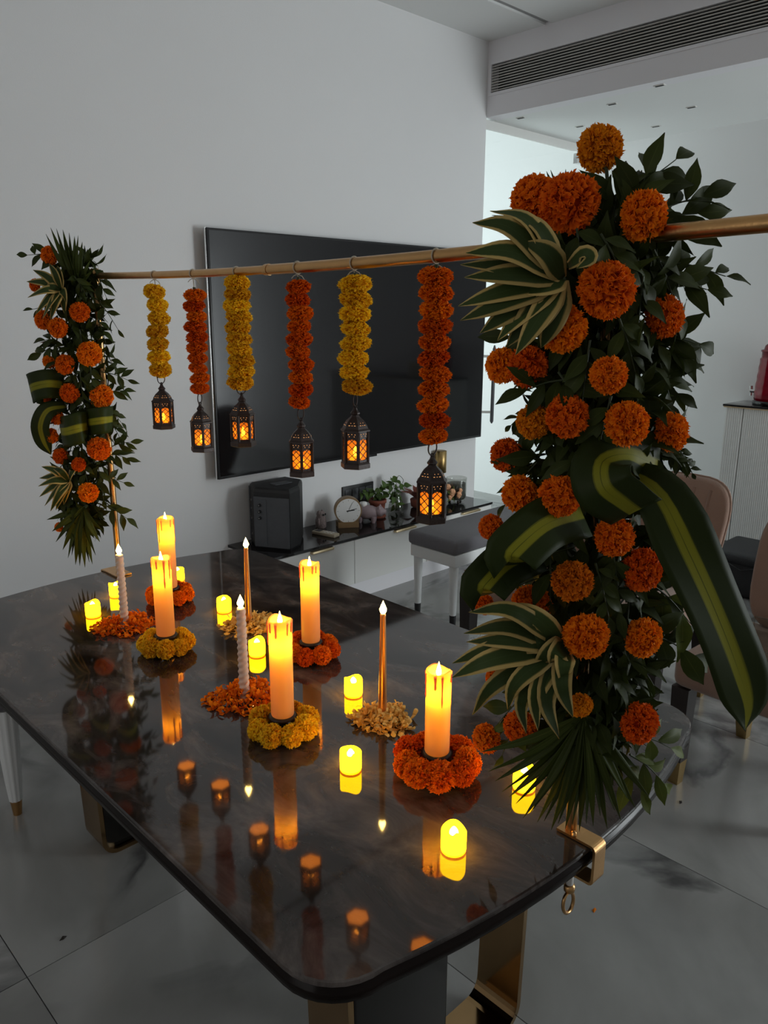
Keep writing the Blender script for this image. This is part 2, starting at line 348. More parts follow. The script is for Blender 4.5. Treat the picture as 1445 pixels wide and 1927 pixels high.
bmo = struct(MB().box((XE, -2.4, ZS), (XE+0.1, YW, 2.738)).build('trim_1', 'beam'), 'white ceiling beam carrying the long air vent')
MB().box((XE, -2.4, 2.897), (XE+0.1, YW, ZC+0.08)).build('beam_upper', 'beam', bmo)
MB().box((XE, 3.225, 2.738), (XE+0.1, YW, 2.897)).build('beam_end', 'beam', bmo)
lc = struct(MB().box((XE+0.1, -2.4, ZS), (XB, YW+0.14, ZS+0.08)).build('ceiling_lower', 'ceil'), 'lower white ceiling behind the beam')
struct(MB().box((XE+0.1, YW, ZS+0.08), (XB, YW+0.14, ZC+0.08)).build('wall_above_door', 'wall'), 'white wall above the glass door')
struct(MB().box((2.7, YW+0.14, ZC), (XB, 6.2, ZC+0.08)).build('ceiling_beyond', 'ceil'), 'white ceiling of the bright room beyond the glass door')
# air vent
v = thing('air_vent', 'long slatted air vent set in the white ceiling beam', 'air vent', (XE, 0, 2.738))
MB().box((0.07, -2.4, 0), (0.095, 3.225, 0.159)).build('vent_back', 'ventdark', v)
f = MB(); f.box((-0.004, -2.4, -0.012), (0.012, 3.24, 0.004)); f.box((-0.004, -2.4, 0.155), (0.012, 3.24, 0.171)); f.box((-0.004, 3.222, 0.004), (0.012, 3.24, 0.155)); f.build('vent_frame', 'beam', v)
sl = MB().box((0.0, -2.4, -0.0018), (0.010, 3.222, 0.0018)).mesh('slat', 'slat')
for k in range(10): inst('slat', sl, v, (0.002, 0, 0.0145+k*0.0144), (0, 0.10, 0))
# recessed ceiling spots
for k, (px, py, lab) in enumerate([(1241, 160, 'tiny ceiling slit light nearest the beam on the right'), (1152, 195, 'tiny ceiling slit light above the topmost marigold'), (980, 221, 'tiny ceiling slit light beside the glass door head'),
                    (1091, 237, 'tiny ceiling slit light left of the topmost marigold'), (1301, 201, 'tiny ceiling slit light furthest to the right'), (1234, 237, 'tiny ceiling slit light near the back wall')]):
    p = onz(px, py, ZS)
    t = tag(MB().box((-0.012, -0.028, -0.004), (0.012, 0.028, 0.0)).build('ceiling_spot', 'slat', None, p), lab, 'light', 'slit lights in the lower ceiling')
    MB().box((-0.006, -0.022, -0.006), (0.006, 0.022, -0.004)).build('slot', 'ventdark', t)
# glass door between the television wall and the back wall
d = struct(thing('door_1', 'clear glass door into the bright room with a long pull handle', 'door', (XE, YW+0.03, 0))); del d['category']
MB().box((0.01, 0, ZS-0.035), (XB-XE, 0.045, ZS)).build('door_head', 'white_lacq', d)
MB().box((0.01, -0.012, ZS-0.055), (XB-XE, 0.0, ZS-0.035)).build('head_trim', 'white_lacq', d)
MB().box((0.0, 0, 0), (0.022, 0.045, ZS-0.035)).build('door_jamb', 'slat', d)
MB().box((XB-XE-0.02, 0, 0), (XB-XE, 0.045, ZS-0.035)).build('door_jamb', 'white_lacq', d)
MB().box((0.03, 0.017, 0.01), (XB-XE-0.022, 0.027, ZS-0.045)).build('glass_pane', 'glass', d)
MB().box((XB-XE-0.16, 0.006, ZS-0.12), (XB-XE-0.022, 0.038, ZS-0.055)).build('patch_fitting', 'chrome', d)
h = MB(); hp = [(0.128, -0.06, 0.80), (0.130, -0.06, 1.275)]
MB().tube([(0.128, -0.055, 0.785), (0.128, -0.055, 0.80), (0.130, -0.055, 1.265), (0.130, -0.055, 1.29)], [0.004, 0.012, 0.012, 0.004], 10).build('pull_handle', 'greypl', d)
for z in (0.86, 1.22): MB().tube([(0.06, 0.015, z), (0.129, -0.055, z)], 0.008, 8).build('handle_mount', 'slat', d)
for p in (hp): pass

# ------------------------------------------------------------------ dining table
ZT = 0.75
def outline(inset=0.0, n=14):
    x0, x1 = 0.452+inset, 1.392-inset; ym = lambda x: 0.497+0.055*((x-0.93)/0.40)**2+inset; yM = lambda x: 2.168-0.058*((x-0.90)/0.40)**2-inset
    r = 0.085-inset; pts = []
    def corner(cx, cy, a0):
        for k in range(9):
            a = a0+PI/2*k/8; pts.append((cx+r*math.cos(a), cy+r*math.sin(a)))
    yl, yr = ym(x0+r), ym(x1-r); Yl, Yr = yM(x0+r), yM(x1-r)
    corner(x0+r, yl+r, PI)
    for k in range(1, n): x = x0+r+(x1-x0-2*r)*k/n; pts.append((x, ym(x)))
    corner(x1-r, yr+r, -PI/2); corner(x1-r, Yr-r, 0)
    for k in range(1, n): x = x1-r-(x1-x0-2*r)*k/n; pts.append((x, yM(x)))
    corner(x0+r, Yl-r, PI/2)
    return pts
T = thing('dining_table', 'dark slate dining table with glossy top and bronze legs', 'table', (0.92, 1.33, 0))
def loc2(pts): return [(x-0.92, y-1.33) for x, y in pts]
m = MB(); rings = [(0.003, ZT), (0.0005, ZT-0.0012), (0.0, ZT-0.004), (0.0, ZT-0.007)]
P = [loc2(outline(i)) for i, z in rings]; n = len(P[0]); vs = [(x, y, z) for q, (i, z) in zip(P, rings) for x, y in q]
m.add(vs, [tuple(range(n))] + [(k*n+i, (k+1)*n+i, (k+1)*n+(i+1) % n, k*n+(i+1) % n) for k in range(len(rings)-1) for i in range(n)])
m.build('tabletop', 'slate', T)
m = MB(); rings = [(0.0, ZT-0.007), (0.005, ZT-0.009), (0.005, ZT-0.013), (0.0, ZT-0.017), (0.0, ZT-0.030), (0.008, ZT-0.038), (0.03, ZT-0.042)]
P = [loc2(outline(i)) for i, z in rings]; vs = [(x, y, z) for q, (i, z) in zip(P, rings) for x, y in q]; K = len(rings)-1
m.add(vs, [(k*n+i, (k+1)*n+i, (k+1)*n+(i+1) % n, k*n+(i+1) % n) for k in range(K) for i in range(n)], True); m.add([vs[K*n+i] for i in range(n)], [tuple(range(n-1, -1, -1))])
m.build('edge_band', 'edge', T)
def pedestal(xa, xb, ya, yb, panel_to):
    m = MB(); th = 0.012; r = 0.05; zt = ZT-0.042; pts_o = []; pts_i = []
    for (rr, off, out) in ((r, 0, pts_o), (r-th, th, pts_i)):
        out.append((xa+off-0.02, zt))
        for k in range(7):
            a = PI+PI/2*k/6; out.append((xa+r+rr*math.cos(a), r+rr*math.sin(a)))
        for k in range(7):
            a = -PI/2+PI/2*k/6; out.append((xb-r+rr*math.cos(a), r+rr*math.sin(a)))
        out.append((xb-off+0.02, zt))
    N = len(pts_o); vs = []
    for y in (ya, yb):
        vs += [(x-0.92, y-1.33, z) for x, z in pts_o] + [(x-0.92, y-1.33, z) for x, z in pts_i]
    fs = []
    for i in range(N-1):
        fs += [(i, i+1, N+i+1, N+i), (2*N+i, 3*N+i, 3*N+i+1, 2*N+i+1), (i, 2*N+i, 2*N+i+1, i+1), (N+i, N+i+1, 3*N+i+1, 3*N+i)]
    m.add(vs, fs); m.build('leg_band', 'bronze', T)
    MB().box((xa+th+0.001-0.92, ya+0.012-1.33, 0.013), (panel_to-0.92, yb-0.012-1.33, ZT-0.043), bev=0.006).build('leg_panel', 'black_lacq', T)
pedestal(0.70, 1.185, 0.79, 0.90, 0.955)
pedestal(0.765, 1.15, 1.915, 2.026, 0.99)

# ------------------------------------------------------------------ the gold clamp stand
PN = Vector((0.911, 0.536, ZT)); PF = Vector((0.969, 2.110, ZT)); ZB = 1.588
S = thing('clamp_stand', 'gold metal frame of two clamped poles and a long crossbar', 'stand', (PN.x, PN.y, ZT))
O = Vector(S.location)
def barpt(t):      # t=0 far pole, 1 near pole
    p = PF.lerp(PN, t); p.z = ZB - 0.012*4*max(0, t)*(1-t)*(1 if 0 <= t <= 1 else 0); 
    return p
for q in (PN, PF): MB().tube([q-O+Vector((0,0,0.004)), Vector((q.x, q.y, ZB+0.004))-O], 0.0085, 14).build('pole', 'gold', S)
tj = 0.52
bp = [barpt(t) for t in np.linspace(-0.02, 1.0, 24)]
MB().tube([barpt(t)-O for t in np.linspace(-0.025, tj, 14)], 0.0085, 14).build('crossbar', 'gold', S)
dirb = (PN-PF).normalized(); e1 = barpt(1.0); 
MB().tube([barpt(t)-O for t in np.linspace(tj, 1.0, 14)] + [e1 + dirb*0.15 + Vector((0,0,0.003)) - O, e1 + dirb*0.42 + Vector((0, 0, 0.008)) - O], 0.0098, 14).build('crossbar', 'gold', S)
MB().tube([barpt(tj-0.004)-O, barpt(tj+0.004)-O], 0.0108, 14).build('joint_ring', 'gold', S)
for q, sg in ((PN, -1), (PF, 1)):
    # C-shaped bracket: top plate, upright, bottom plate
    ye = (q.y-0.050 if sg < 0 else q.y+0.072); yi = q.y+0.016*(-sg)+(0.0 if sg < 0 else -0.012); w2 = (0.0145 if sg < 0 else 0.024); th = 0.004
    prof = []
    def rc(cy, cz, r, a0, a1): return [(cy+r*math.cos(a0+(a1-a0)*k/5), cz+r*math.sin(a0+(a1-a0)*k/5)) for k in range(6)]
    zt, zb, r = ZT+0.0055, ZT-0.060, 0.009
    out = [(yi, zt)] + rc(ye-sg*r, zt-r, r, PI/2, (PI if sg < 0 else 0)) + rc(ye-sg*r, zb+r, r, (PI if sg < 0 else 0), (1.5*PI if sg < 0 else -PI/2)) + [(yi, zb)]
    r2 = r-th
    inn = [(yi, zt-th)] + rc(ye-sg*r, zt-r, r2, PI/2, (PI if sg < 0 else 0)) + rc(ye-sg*r, zb+r, r2, (PI if sg < 0 else 0), (1.5*PI if sg < 0 else -PI/2)) + [(yi, zb+th)]
    N = len(out); vs = []
    for x in (q.x-w2, q.x+w2): vs += [(x-O.x, y-O.y, z-O.z) for y, z in out] + [(x-O.x, y-O.y, z-O.z) for y, z in inn]
    fs = []
    for i in range(N-1): fs += [(i, i+1, N+i+1, N+i), (2*N+i, 3*N+i, 3*N+i+1, 2*N+i+1), (i, 2*N+i, 2*N+i+1, i+1), (N+i, N+i+1, 3*N+i+1, 3*N+i)]
    fs += [(0, N, 3*N, 2*N), (N-1, 3*N-1, 4*N-1, 2*N-1)]
    b = MB().add(vs, fs).build('clamp', 'gold', S)
    cx, cy = q.x-O.x, q.y-O.y-0.004
    MB().tube([(cx, cy, -0.0425), (cx, cy, -0.095)], 0.0055, 10).build('screw', 'slat', b)
    MB().lathe([(0.0045, -0.104), (0.0085, -0.100), (0.0085, -0.091), (0.006, -0.089)], 12, (cx, cy, 0)).build('screw_collar', 'gold', b)
    MB().tube([(cx+0.017*math.cos(a)*0.93, cy+0.017*math.cos(a)*0.05, -0.122+0.019*math.sin(a)-0.006*math.cos(a)) for a in np.linspace(0, 2*PI, 24, endpoint=False)], 0.0028, 8, closed=True).build('screw_ring', 'gold', b)
    MB().lathe([(0.004, 0.006), (0.004, 0.012), (0.001, 0.013)], 8, (q.x-O.x-0.012, q.y-O.y-0.012, 0)).build('rivet', 'gold', b)
    MB().lathe([(0.0115, ZB-0.02-ZT), (0.0125, ZB-0.015-ZT), (0.0125, ZB+0.014-ZT), (0.010, ZB+0.018-ZT)], 14, (q.x-O.x, q.y-O.y, 0)).build('connector', 'gold', S)

# ------------------------------------------------------------------ marigold heads
def marigold_mesh(name, seed, mat, n=230, ball=False, fl=0.82):
    rnd = random.Random(seed); vs = []; fs = []; tone = []
    def addv(p, t): vs.append(tuple(p)); tone.append(t); return len(vs)-1
    ga = PI*(3-5**0.5); zmin = -0.95 if ball else -0.55
    for i in range(n):
        z = 1-(i+0.5)/n*(1-zmin); r = math.sqrt(max(0, 1-z*z)); a = i*ga+rnd.uniform(-.3, .3)
        d = Vector((r*math.cos(a), r*math.sin(a), z)); d = (d+Vector((rnd.uniform(-.12,.12), rnd.uniform(-.12,.12), rnd.uniform(-.12,.12)))).normalized()
        u = d.orthogonal().normalized(); u = Matrix.Rotation(rnd.uniform(0, 2*PI), 3, d) @ u; w_ = d.cross(u)
        R = rnd.uniform(0.90, 1.06); wid = rnd.uniform(0.10, 0.165); bend = rnd.uniform(0.06, 0.20)
        ids = []
        for row, (rr, ww, bb, tt) in enumerate(((0.60, 0.05, 0, 0.0), (0.86, wid*0.8, 0.02, 0.35), (R, wid, bend, 1.0))):
            for c_ in (-1.2, -0.4, 0.4, 1.2):
                ruf = (rnd.uniform(-1, 1)*0.05 + 0.035*math.cos(c_*5))*(row == 2)
                q = d*(rr+ruf+(rnd.uniform(-.03,.03) if row == 2 else 0)) + u*ww*c_ + w_*(bb+0.05*math.sin(c_*4+i)*(row > 0))
                ids.append(addv((q.x, q.y, q.z*fl), tt*rnd.uniform(0.6, 1)))
        for row in (0, 1):
            for k in range(3):
                a0 = ids[row*4+k]; fs.append((a0, ids[row*4+k+1], ids[row*4+5+k], ids[row*4+4+k]))
    bm = bmesh.new(); bmesh.ops.create_icosphere(bm, subdivisions=2, radius=0.74); bm.verts.index_update(); b0 = len(vs)
    for q in bm.verts: addv((q.co.x, q.co.y, q.co.z*fl), 0.0)
    fs += [tuple(b0+q.index for q in f_.verts) for f_ in bm.faces]; bm.free()
    me = bpy.data.meshes.new(name); me.from_pydata(vs, [], fs); me.materials.append(M[mat])
    at_ = me.attributes.new('tone', 'FLOAT', 'POINT'); at_.data.foreach_set('value', tone); me.update(); return me
MG = {c: [marigold_mesh('marigold', 10+k, c, 400) for k in range(3)] for c in ('orange', 'amber_fl')}
MGB = {c: [marigold_mesh('marigold', 30+k, c, 420, True, 0.9) for k in range(3)] for c in ('orange', 'yellow')}
def rotm(nrm, spin):
    z = Vector(nrm).normalized(); return z.to_track_quat('Z', 'Y').to_matrix() @ Matrix.Rotation(spin, 3, 'Z')
def put_flower(parent, p, nrm, r, me, sz=1.0, name='marigold'):
    m3 = rotm(nrm, random.uniform(0, 2*PI)) @ Matrix.Diagonal((r, r, r*sz)); m4 = m3.to_4x4(); m4.translation = p
    return inst(name, me, parent, mw=m4)

# ------------------------------------------------------------------ hanging garlands and lanterns
def lantern_proto():
    L = thing('lantern', 'x', 'lantern'); R = 0.0232; hexa = lambda R_, z: [(R_*math.cos(PI/3*k), R_*math.sin(PI/3*k), z) for k in range(6)]
    MB().lathe([(0.0255, 0.0), (0.0275, 0.001), (0.0275, 0.0085), (0.0245, 0.0125), (0.0225, 0.0125)], 6, smooth=False, caps=False).build('base', 'lantern', L)
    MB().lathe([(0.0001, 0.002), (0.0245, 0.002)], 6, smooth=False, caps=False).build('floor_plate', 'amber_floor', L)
    fr = MB(); z0, z1 = 0.0115, 0.066
    for k in range(6):
        a = PI/3*k; fr.tube([(R*math.cos(a), R*math.sin(a), z0), (R*math.cos(a), R*math.sin(a), z1)], 0.0031, 6, smooth=False)
    fr.lathe([(R-0.001, 0.0115), (R+0.001, 0.0115), (R+0.001, 0.0165), (R-0.001, 0.0165)], 6, smooth=False, caps=False)
    fr.lathe([(R-0.001, 0.0555), (R+0.001, 0.0555), (R+0.001, 0.066), (R-0.001, 0.066)], 6, smooth=False, caps=False)
    fr.build('body_frame', 'lantern', L)
    la = MB(); R2 = R*math.cos(PI/6); hw = R/2
    tb = lambda a, b: la.tube([a, b], 0.0008, 4, smooth=False)
    P_ = lambda x, z: (x, R2, z)
    zb, ztp = 0.0165, 0.0555
    for sgn in (-1, 1):
        for off in (-0.0125, 0.0, 0.0125, 0.025):
            xa, za, xb_, zb_ = -hw*0.78*sgn, zb+off, hw*0.78*sgn, zb+off+0.0165
            if off < 0: t = (zb-za)/(zb_-za); xa, za = xa+(xb_-xa)*t, zb
            if zb_ > 0.053: t = (0.053-za)/(zb_-za); xb_, zb_ = xa+(xb_-xa)*t, 0.053
            tb(P_(xa, za), P_(xb_, zb_))
    # pierced spandrels of the arch: solid corners and small petals
    for sgn in (-1, 1):
        la.add([P_(sgn*hw*0.85, 0.0485), P_(sgn*hw*0.85, 0.056), P_(0, 0.056), P_(0, 0.0535), P_(sgn*hw*0.45, 0.0520)], [(0, 1, 2, 3, 4)])
        la.add([P_(sgn*hw*0.72, zb), P_(sgn*hw*0.95, zb), P_(sgn*hw*0.95, 0.056), P_(sgn*hw*0.72, 0.0500)], [(0, 1, 2, 3)])
    lam = la.mesh('lattice_panel', 'lantern')
    pan = MB().add([(-hw*0.9, R2-0.0012, zb), (hw*0.9, R2-0.0012, zb), (hw*0.9, R2-0.0012, 0.0555), (-hw*0.9, R2-0.0012, 0.0555)], [(0, 1, 2, 3)]).mesh('pane', 'amber_pane')
    for k in range(6):
        lp = inst('lattice_panel', lam, L, rot=(0, 0, PI/3*k)); inst('pane', pan, lp)
    MB().lathe([(R+0.001, 0.066), (R+0.0042, 0.0665), (R+0.0042, 0.0685), (R+0.0005, 0.0715), (R-0.002, 0.078), (R-0.007, 0.085), (R-0.0145, 0.0915), (0.0062, 0.0955)], 6, smooth=False, caps=False).build('roof', 'lantern', L)
    rp = MB()
    for k in range(6):
        a = PI/3*k+PI/6; t = Vector((-math.sin(a), math.cos(a), 0)); o_ = Vector((math.cos(a), math.sin(a), 0))
        for dx, zz, l in ((-0.005, 0.0775, 0.003), (0.005, 0.0775, 0.003), (0, 0.0775, 0.0016), (-0.003, 0.0815, 0.0014), (0.003, 0.0815, 0.0014), (-0.006, 0.062, 0.002), (0.006, 0.062, 0.002), (0, 0.0625, 0.0016), (-0.0045, 0.0585, 0.0015), (0.0045, 0.0585, 0.0015)):
            rad = (R+0.0012)*math.cos(PI/6) if zz < 0.066 else (R-0.0018-(zz-0.0775)*0.72)*math.cos(PI/6)+0.0005
            up = Vector((0, 0, 1)) if zz < 0.066 else (Vector((0, 0, 0.8))-o_*0.6)
            c_ = o_*rad + t*dx + Vector((0, 0, zz))
            rp.add([c_-t*l/2-up*0.0004, c_+t*l/2-up*0.0004, c_+t*l/2+up*0.0005, c_-t*l/2+up*0.0005], [(0, 1, 2, 3)])
    rp.build('hole_glow', emit('hole_glow_emission', (1.0, 0.45, 0.16), 0.9), L)  # emissive flecks stand in for candlelight through the lantern's piercings
    MB().lathe([(0.0068, 0.0945), (0.0085, 0.0965), (0.0085, 0.0985), (0.0045, 0.1035), (0.0032, 0.1075), (0.0001, 0.1085)], 8, smooth=False).build('finial', 'lantern', L)
    rg = MB(); rg.tube([(0.0032*math.cos(a), 0, 0.1092+0.0032*math.sin(a)) for a in np.linspace(0, 2*PI, 10, endpoint=False)], 0.0011, 6, closed=True)
    rg.tube([(0, 0.0118*math.cos(a), 0.1213+0.0118*math.sin(a)) for a in np.linspace(0, 2*PI, 24, endpoint=False)], 0.0012, 6, closed=True); rg.build('ring', 'lantern', L)
    cnd = MB().lathe([(0.0105, 0.003), (0.0110, 0.004), (0.0110, 0.020), (0.0095, 0.0225), (0.0001, 0.0215)], 16).build('candle', emit('lantern_candle_glow', (1.0, 0.42, 0.03), 2.2), L)
    MB().lathe([(0.0022, 0.021), (0.0042, 0.026), (0.0036, 0.031), (0.0014, 0.038), (0.0001, 0.041)], 12).build('flame', 'flame_dim', cnd)
    l = bpy.data.lights.new('lantern_bulb', 'POINT'); l.energy = 0.075; l.color = (1.0, 0.56, 0.12); l.shadow_soft_size = 0.006
    lo = bpy.data.objects.new('lantern_bulb', l); COL.objects.link(lo); lo.parent = L; lo.location = (0, 0, 0.034)
    return L
LAN = lantern_proto()
GAR = [ # t along bar, colour, top z, bottom z, lantern bottom z, diameter, count, lantern turn, words
 (0.219, 'yellow', 1.557, 1.345, 1.217, 0.0525, 7, 0.25, 'yellow marigold garland hanging nearest the far flower column', 'lantern under the yellow garland nearest the far flower column'),
 (0.336, 'orange', 1.543, 1.317, 1.185, 0.0470, 10, 0.62, 'slim orange marigold garland against the white wall left of the television', 'lantern hanging against the white wall just left of the television edge'),
 (0.449, 'yellow', 1.565, 1.343, 1.220, 0.0540, 10, 0.02, 'ragged dense yellow marigold garland at the left edge of the television', 'lantern under the ragged yellow garland at the television left edge'),
 (0.582, 'orange', 1.554, 1.319, 1.188, 0.0470, 10, 0.35, 'orange marigold garland between the two yellow ones before the television', 'lantern hanging above the black speaker under an orange garland'),
 (0.685, 'yellow', 1.556, 1.360, 1.228, 0.0530, 8, 0.52, 'bright yellow marigold garland in the middle of the television screen', 'lantern under the bright yellow garland before the television screen'),
 (0.807, 'orange', 1.563, 1.296, 1.167, 0.0520, 11, 0.12, 'longest dark orange marigold garland next to the near flower column', 'lantern hanging lowest in front of the media console')]
for gi, (t, colr, z1, z0, zl, dia, cnt, turn, lab, llab) in enumerate(GAR):
    b = barpt(t); G = thing('marigold_garland', lab, 'garland', (b.x, b.y, z0), 0, 'marigold garlands on the gold crossbar'); zo = z0
    rb = 0.0112 if t > tj else 0.0098
    th = MB(); dz = b.z-zo
    th.tube([(0.0005*math.sin(3*a), rb*1.0*math.cos(a)*0, dz) if False else (rb*math.sin(a), 0.0015*a/PI, dz+rb*math.cos(a)) for a in np.linspace(-PI, PI, 20)], 0.0011, 5)
    th.tube([(0, 0.001, dz-rb), (0.001, 0.001, (z1-zo+dz-rb)/2), (0, 0, z1-zo-0.01), (0, 0, -0.002)], 0.0011, 5)
    th.tube([(0, 0.001, dz-rb), (0.006, -0.005, dz-rb-0.004), (0.009, -0.008, dz-rb-0.011)], 0.0009, 5); th.tube([(0, 0.001, dz-rb), (-0.006, 0.004, dz-rb-0.003), (-0.010, 0.006, dz-rb-0.008)], 0.0009, 5)
    th.build('thread', 'string', G)
    if gi in (1, 3, 4, 5): MB().tube([(0, 0, z1-zo-0.006), (0.001, 0, z1-zo+0.006)], [0.004, 0.0032], 8).build('flower_stalk', 'stem', G)
    step = (z1-z0)/cnt
    for k in range(cnt):
        z = z1-zo-step*(k+0.5); j = random.uniform; rr = dia/2*j(0.93, 1.06)
        rr *= (0.93 if colr == 'orange' and k > cnt-4 else 1.0)
        put_flower(G, (j(-.003, .003)+0.0015*math.sin(k), j(-.003, .003), z), (j(-.14, .14), j(-.14, .14), (1 if k % 2 else -1)), rr, MGB[colr][(k+gi) % 3], step/dia*(1.7 if gi == 2 else 1.36))
    o = LAN if gi == 0 else copy_tree(LAN)
    tag(o, llab if llab.startswith('dark') else 'dark bronze ' + llab, 'lantern', 'glowing lanterns below the garlands'); o.location = (b.x, b.y, zl); o.rotation_euler = (0, 0, turn+PI*0.75+math.radians(-44))

# ------------------------------------------------------------------ candles, rings and petals on the table
def flame(parent, p, h, r, mat='flame'):
    return MB().lathe([(r*0.45, 0), (r*0.95, h*0.22), (r, h*0.36), (r*0.62, h*0.62), (r*0.2, h*0.88), (0.0001, h)], 12, p).build('flame', mat, parent)
PILL = [ # px, py of the wax foot, height, colour of ring, words
 (0.975, 1.827, 0.188, 'orange', 'furthest pillar candle, partly behind another pillar candle', 'orange marigold ring furthest back on the table'),
 (0.808, 1.546, 0.180, 'yellow', 'pillar candle beside the left twisted taper', 'yellow marigold ring near the far left of the table'),
 (0.777, 1.065, 0.184, 'yellow', 'pillar candle rising from the larger near yellow ring', 'yellow marigold ring in the middle front of the table'),
 (1.025, 1.290, 0.180, 'orange', 'pillar candle in front of the white console drawers', 'orange marigold ring in the centre of the table'),
 (0.889, 0.786, 0.146, 'orange', 'short pillar candle nearest the near flower column', 'large orange marigold ring nearest the viewer')]
for k, (x, y, h, rc_, lab, rlab) in enumerate(PILL):
    x, y = x*0.989, y*0.989
    H_ = thing('candle_holder', 'dark iron candle holder under the ' + lab, 'candle holder', (x, y, ZT), 0, 'iron candle holders inside the marigold rings')
    MB().lathe([(0.024, 0.0), (0.025, 0.002), (0.022, 0.006), (0.010, 0.009)], 24).build('foot', 'holder', H_)
    MB().lathe([(0.009, 0.008), (0.007, 0.014), (0.0105, 0.018), (0.007, 0.028), (0.012, 0.035)], 20).build('stem', 'holder', H_)
    MB().lathe([(0.010, 0.034), (0.0245, 0.037), (0.0262, 0.039), (0.0225, 0.0415), (0.0001, 0.0415)], 28).build('cup', 'holder', H_)
    Cn = thing('pillar_candle', 'glowing ivory ' + lab, 'candle', (x, y, ZT+0.042), random.uniform(0, 6), 'glowing pillar candles'); R = 0.0208
    ph = random.uniform(0, 6)
    def wavy(r, z, a, h=h, ph=ph):
        if z > h-0.004: z = z+0.0022*math.sin(2*a+ph)+0.0012*math.sin(3*a+ph*2)
        return r, z
    MB().lathe([(R*0.96, 0.0005), (R, 0.003), (R, h*0.5), (R, h-0.012), (R+0.0009, h-0.007), (R+0.0006, h-0.001), (R-0.0015, h+0.001), (R-0.004, h-0.001), (R-0.0065, h-0.007), (0.008, h-0.0095), (0.0001, h-0.0105)], 36, fun=wavy, caps=False).build('wax_body', 'wax', Cn)
    dr = MB()
    for q in range(9):
        a = q*2*PI/9+random.uniform(-.25, .25); l = random.choice((0.018, 0.03, 0.045, 0.06))*random.uniform(.7, 1.1); wv = random.uniform(0.0014, 0.0022)
        dr.tube([((R+0.0002)*math.cos(a), (R+0.0002)*math.sin(a), h-0.004-l*s_) for s_ in (0, .3, .6, .85, 1)], [wv*1.3, wv, wv*0.8, wv*1.1, wv*0.5], 7)
    dr.build('wax_drip', 'wax', Cn)
    flame(Cn, (0, 0, h-0.011), 0.026, 0.0042)
    l = bpy.data.lights.new('candle_bulb', 'POINT'); l.energy = 0.26; l.color = (1.0, 0.70, 0.20); l.shadow_soft_size = 0.004
    lo = bpy.data.objects.new('candle_bulb', l); COL.objects.link(lo); lo.parent = Cn; lo.location = (0, 0, h*0.78)
    big = 1.12 if k == 4 else (1.0 if k in (2, 3) else 0.97)
    Rg = thing('marigold_ring', rlab, 'flower ring', (x, y, ZT), 0, 'marigold rings around the candle holders'); nb = 9 if k == 4 else 8
    for q in range(nb):
        a = q*2*PI/nb+random.uniform(-.05, .05)+k; r0 = 0.0465*big; rb = 0.0218*big*random.uniform(.92, 1.08)
        put_flower(Rg, (r0*math.cos(a), r0*math.sin(a), rb*1.09), (math.cos(a)*0.7, math.sin(a)*0.7, random.uniform(.4, .9)), rb, MGB[rc_][q % 3], 0.98)
    MB().tube([(0.045*big*math.cos(a), 0.045*big*math.sin(a), 0.02) for a in np.linspace(0, 2*PI, 24, endpoint=False)], 0.0008, 5, closed=True).build('thread', 'string', Rg)

def petal_pile(x, y, r, h, mat, lab):
    rnd = random.Random(int(x*1000)); m = MB(); n = 420; tone = []
    for i in range(n):
        a = rnd.uniform(0, 2*PI); q = math.sqrt(rnd.random()); rr = r*q*(1+0.13*math.sin(3*a)+0.08*math.sin(5*a+1)); z = h*(1-q**1.6)*rnd.uniform(.35, 1)+0.001
        if i % 12 == 0: rr = r*rnd.uniform(1.0, 1.18); z = 0.002
        ln = rnd.uniform(0.009, 0.020); wd = rnd.uniform(0.002, 0.0042)
        d_ = Vector((rnd.uniform(-1, 1), rnd.uniform(-1, 1), rnd.uniform(-.15, .75))).normalized(); u = d_.cross(Vector((0, 0, 1))).normalized(); w_ = u.cross(d_)
        u = (u*math.cos(i)+w_*math.sin(i)*0.7).normalized(); w_ = d_.cross(u); p0 = Vector((rr*math.cos(a), rr*math.sin(a), z)); vs = []
        for k, (s_, ww) in enumerate(((0, .5), (.4, 1), (.8, 1.2), (1, .6))):
            c_ = p0+d_*ln*s_+w_*ln*0.45*math.sin(s_*2.4); c_.z = max(c_.z, 0.0008)
            e = u*wd*ww; A = c_-e; B = c_+e; A.z = max(A.z, 0.0006); B.z = max(B.z, 0.0006); vs += [A, B]; tone.extend([s_, s_])
        m.add(vs, [(0, 1, 3, 2), (2, 3, 5, 4), (4, 5, 7, 6)])
    me = m.mesh('petal_pile', mat); at_ = me.attributes.new('tone', 'FLOAT', 'POINT'); at_.data.foreach_set('value', tone)
    o = inst('petal_pile', me, None, (x, y, ZT)); tag(o, lab, 'petals', 'loose petal piles at the taper candles'); o['kind'] = 'stuff'
def glow(name, C_, z, e):
    l = bpy.data.lights.new(name, 'POINT'); l.energy = e; l.color = (1.0, 0.60, 0.20); l.shadow_soft_size = 0.006
    lo = bpy.data.objects.new(name, l); COL.objects.link(lo); lo.parent = C_; lo.location = (0, 0, z)
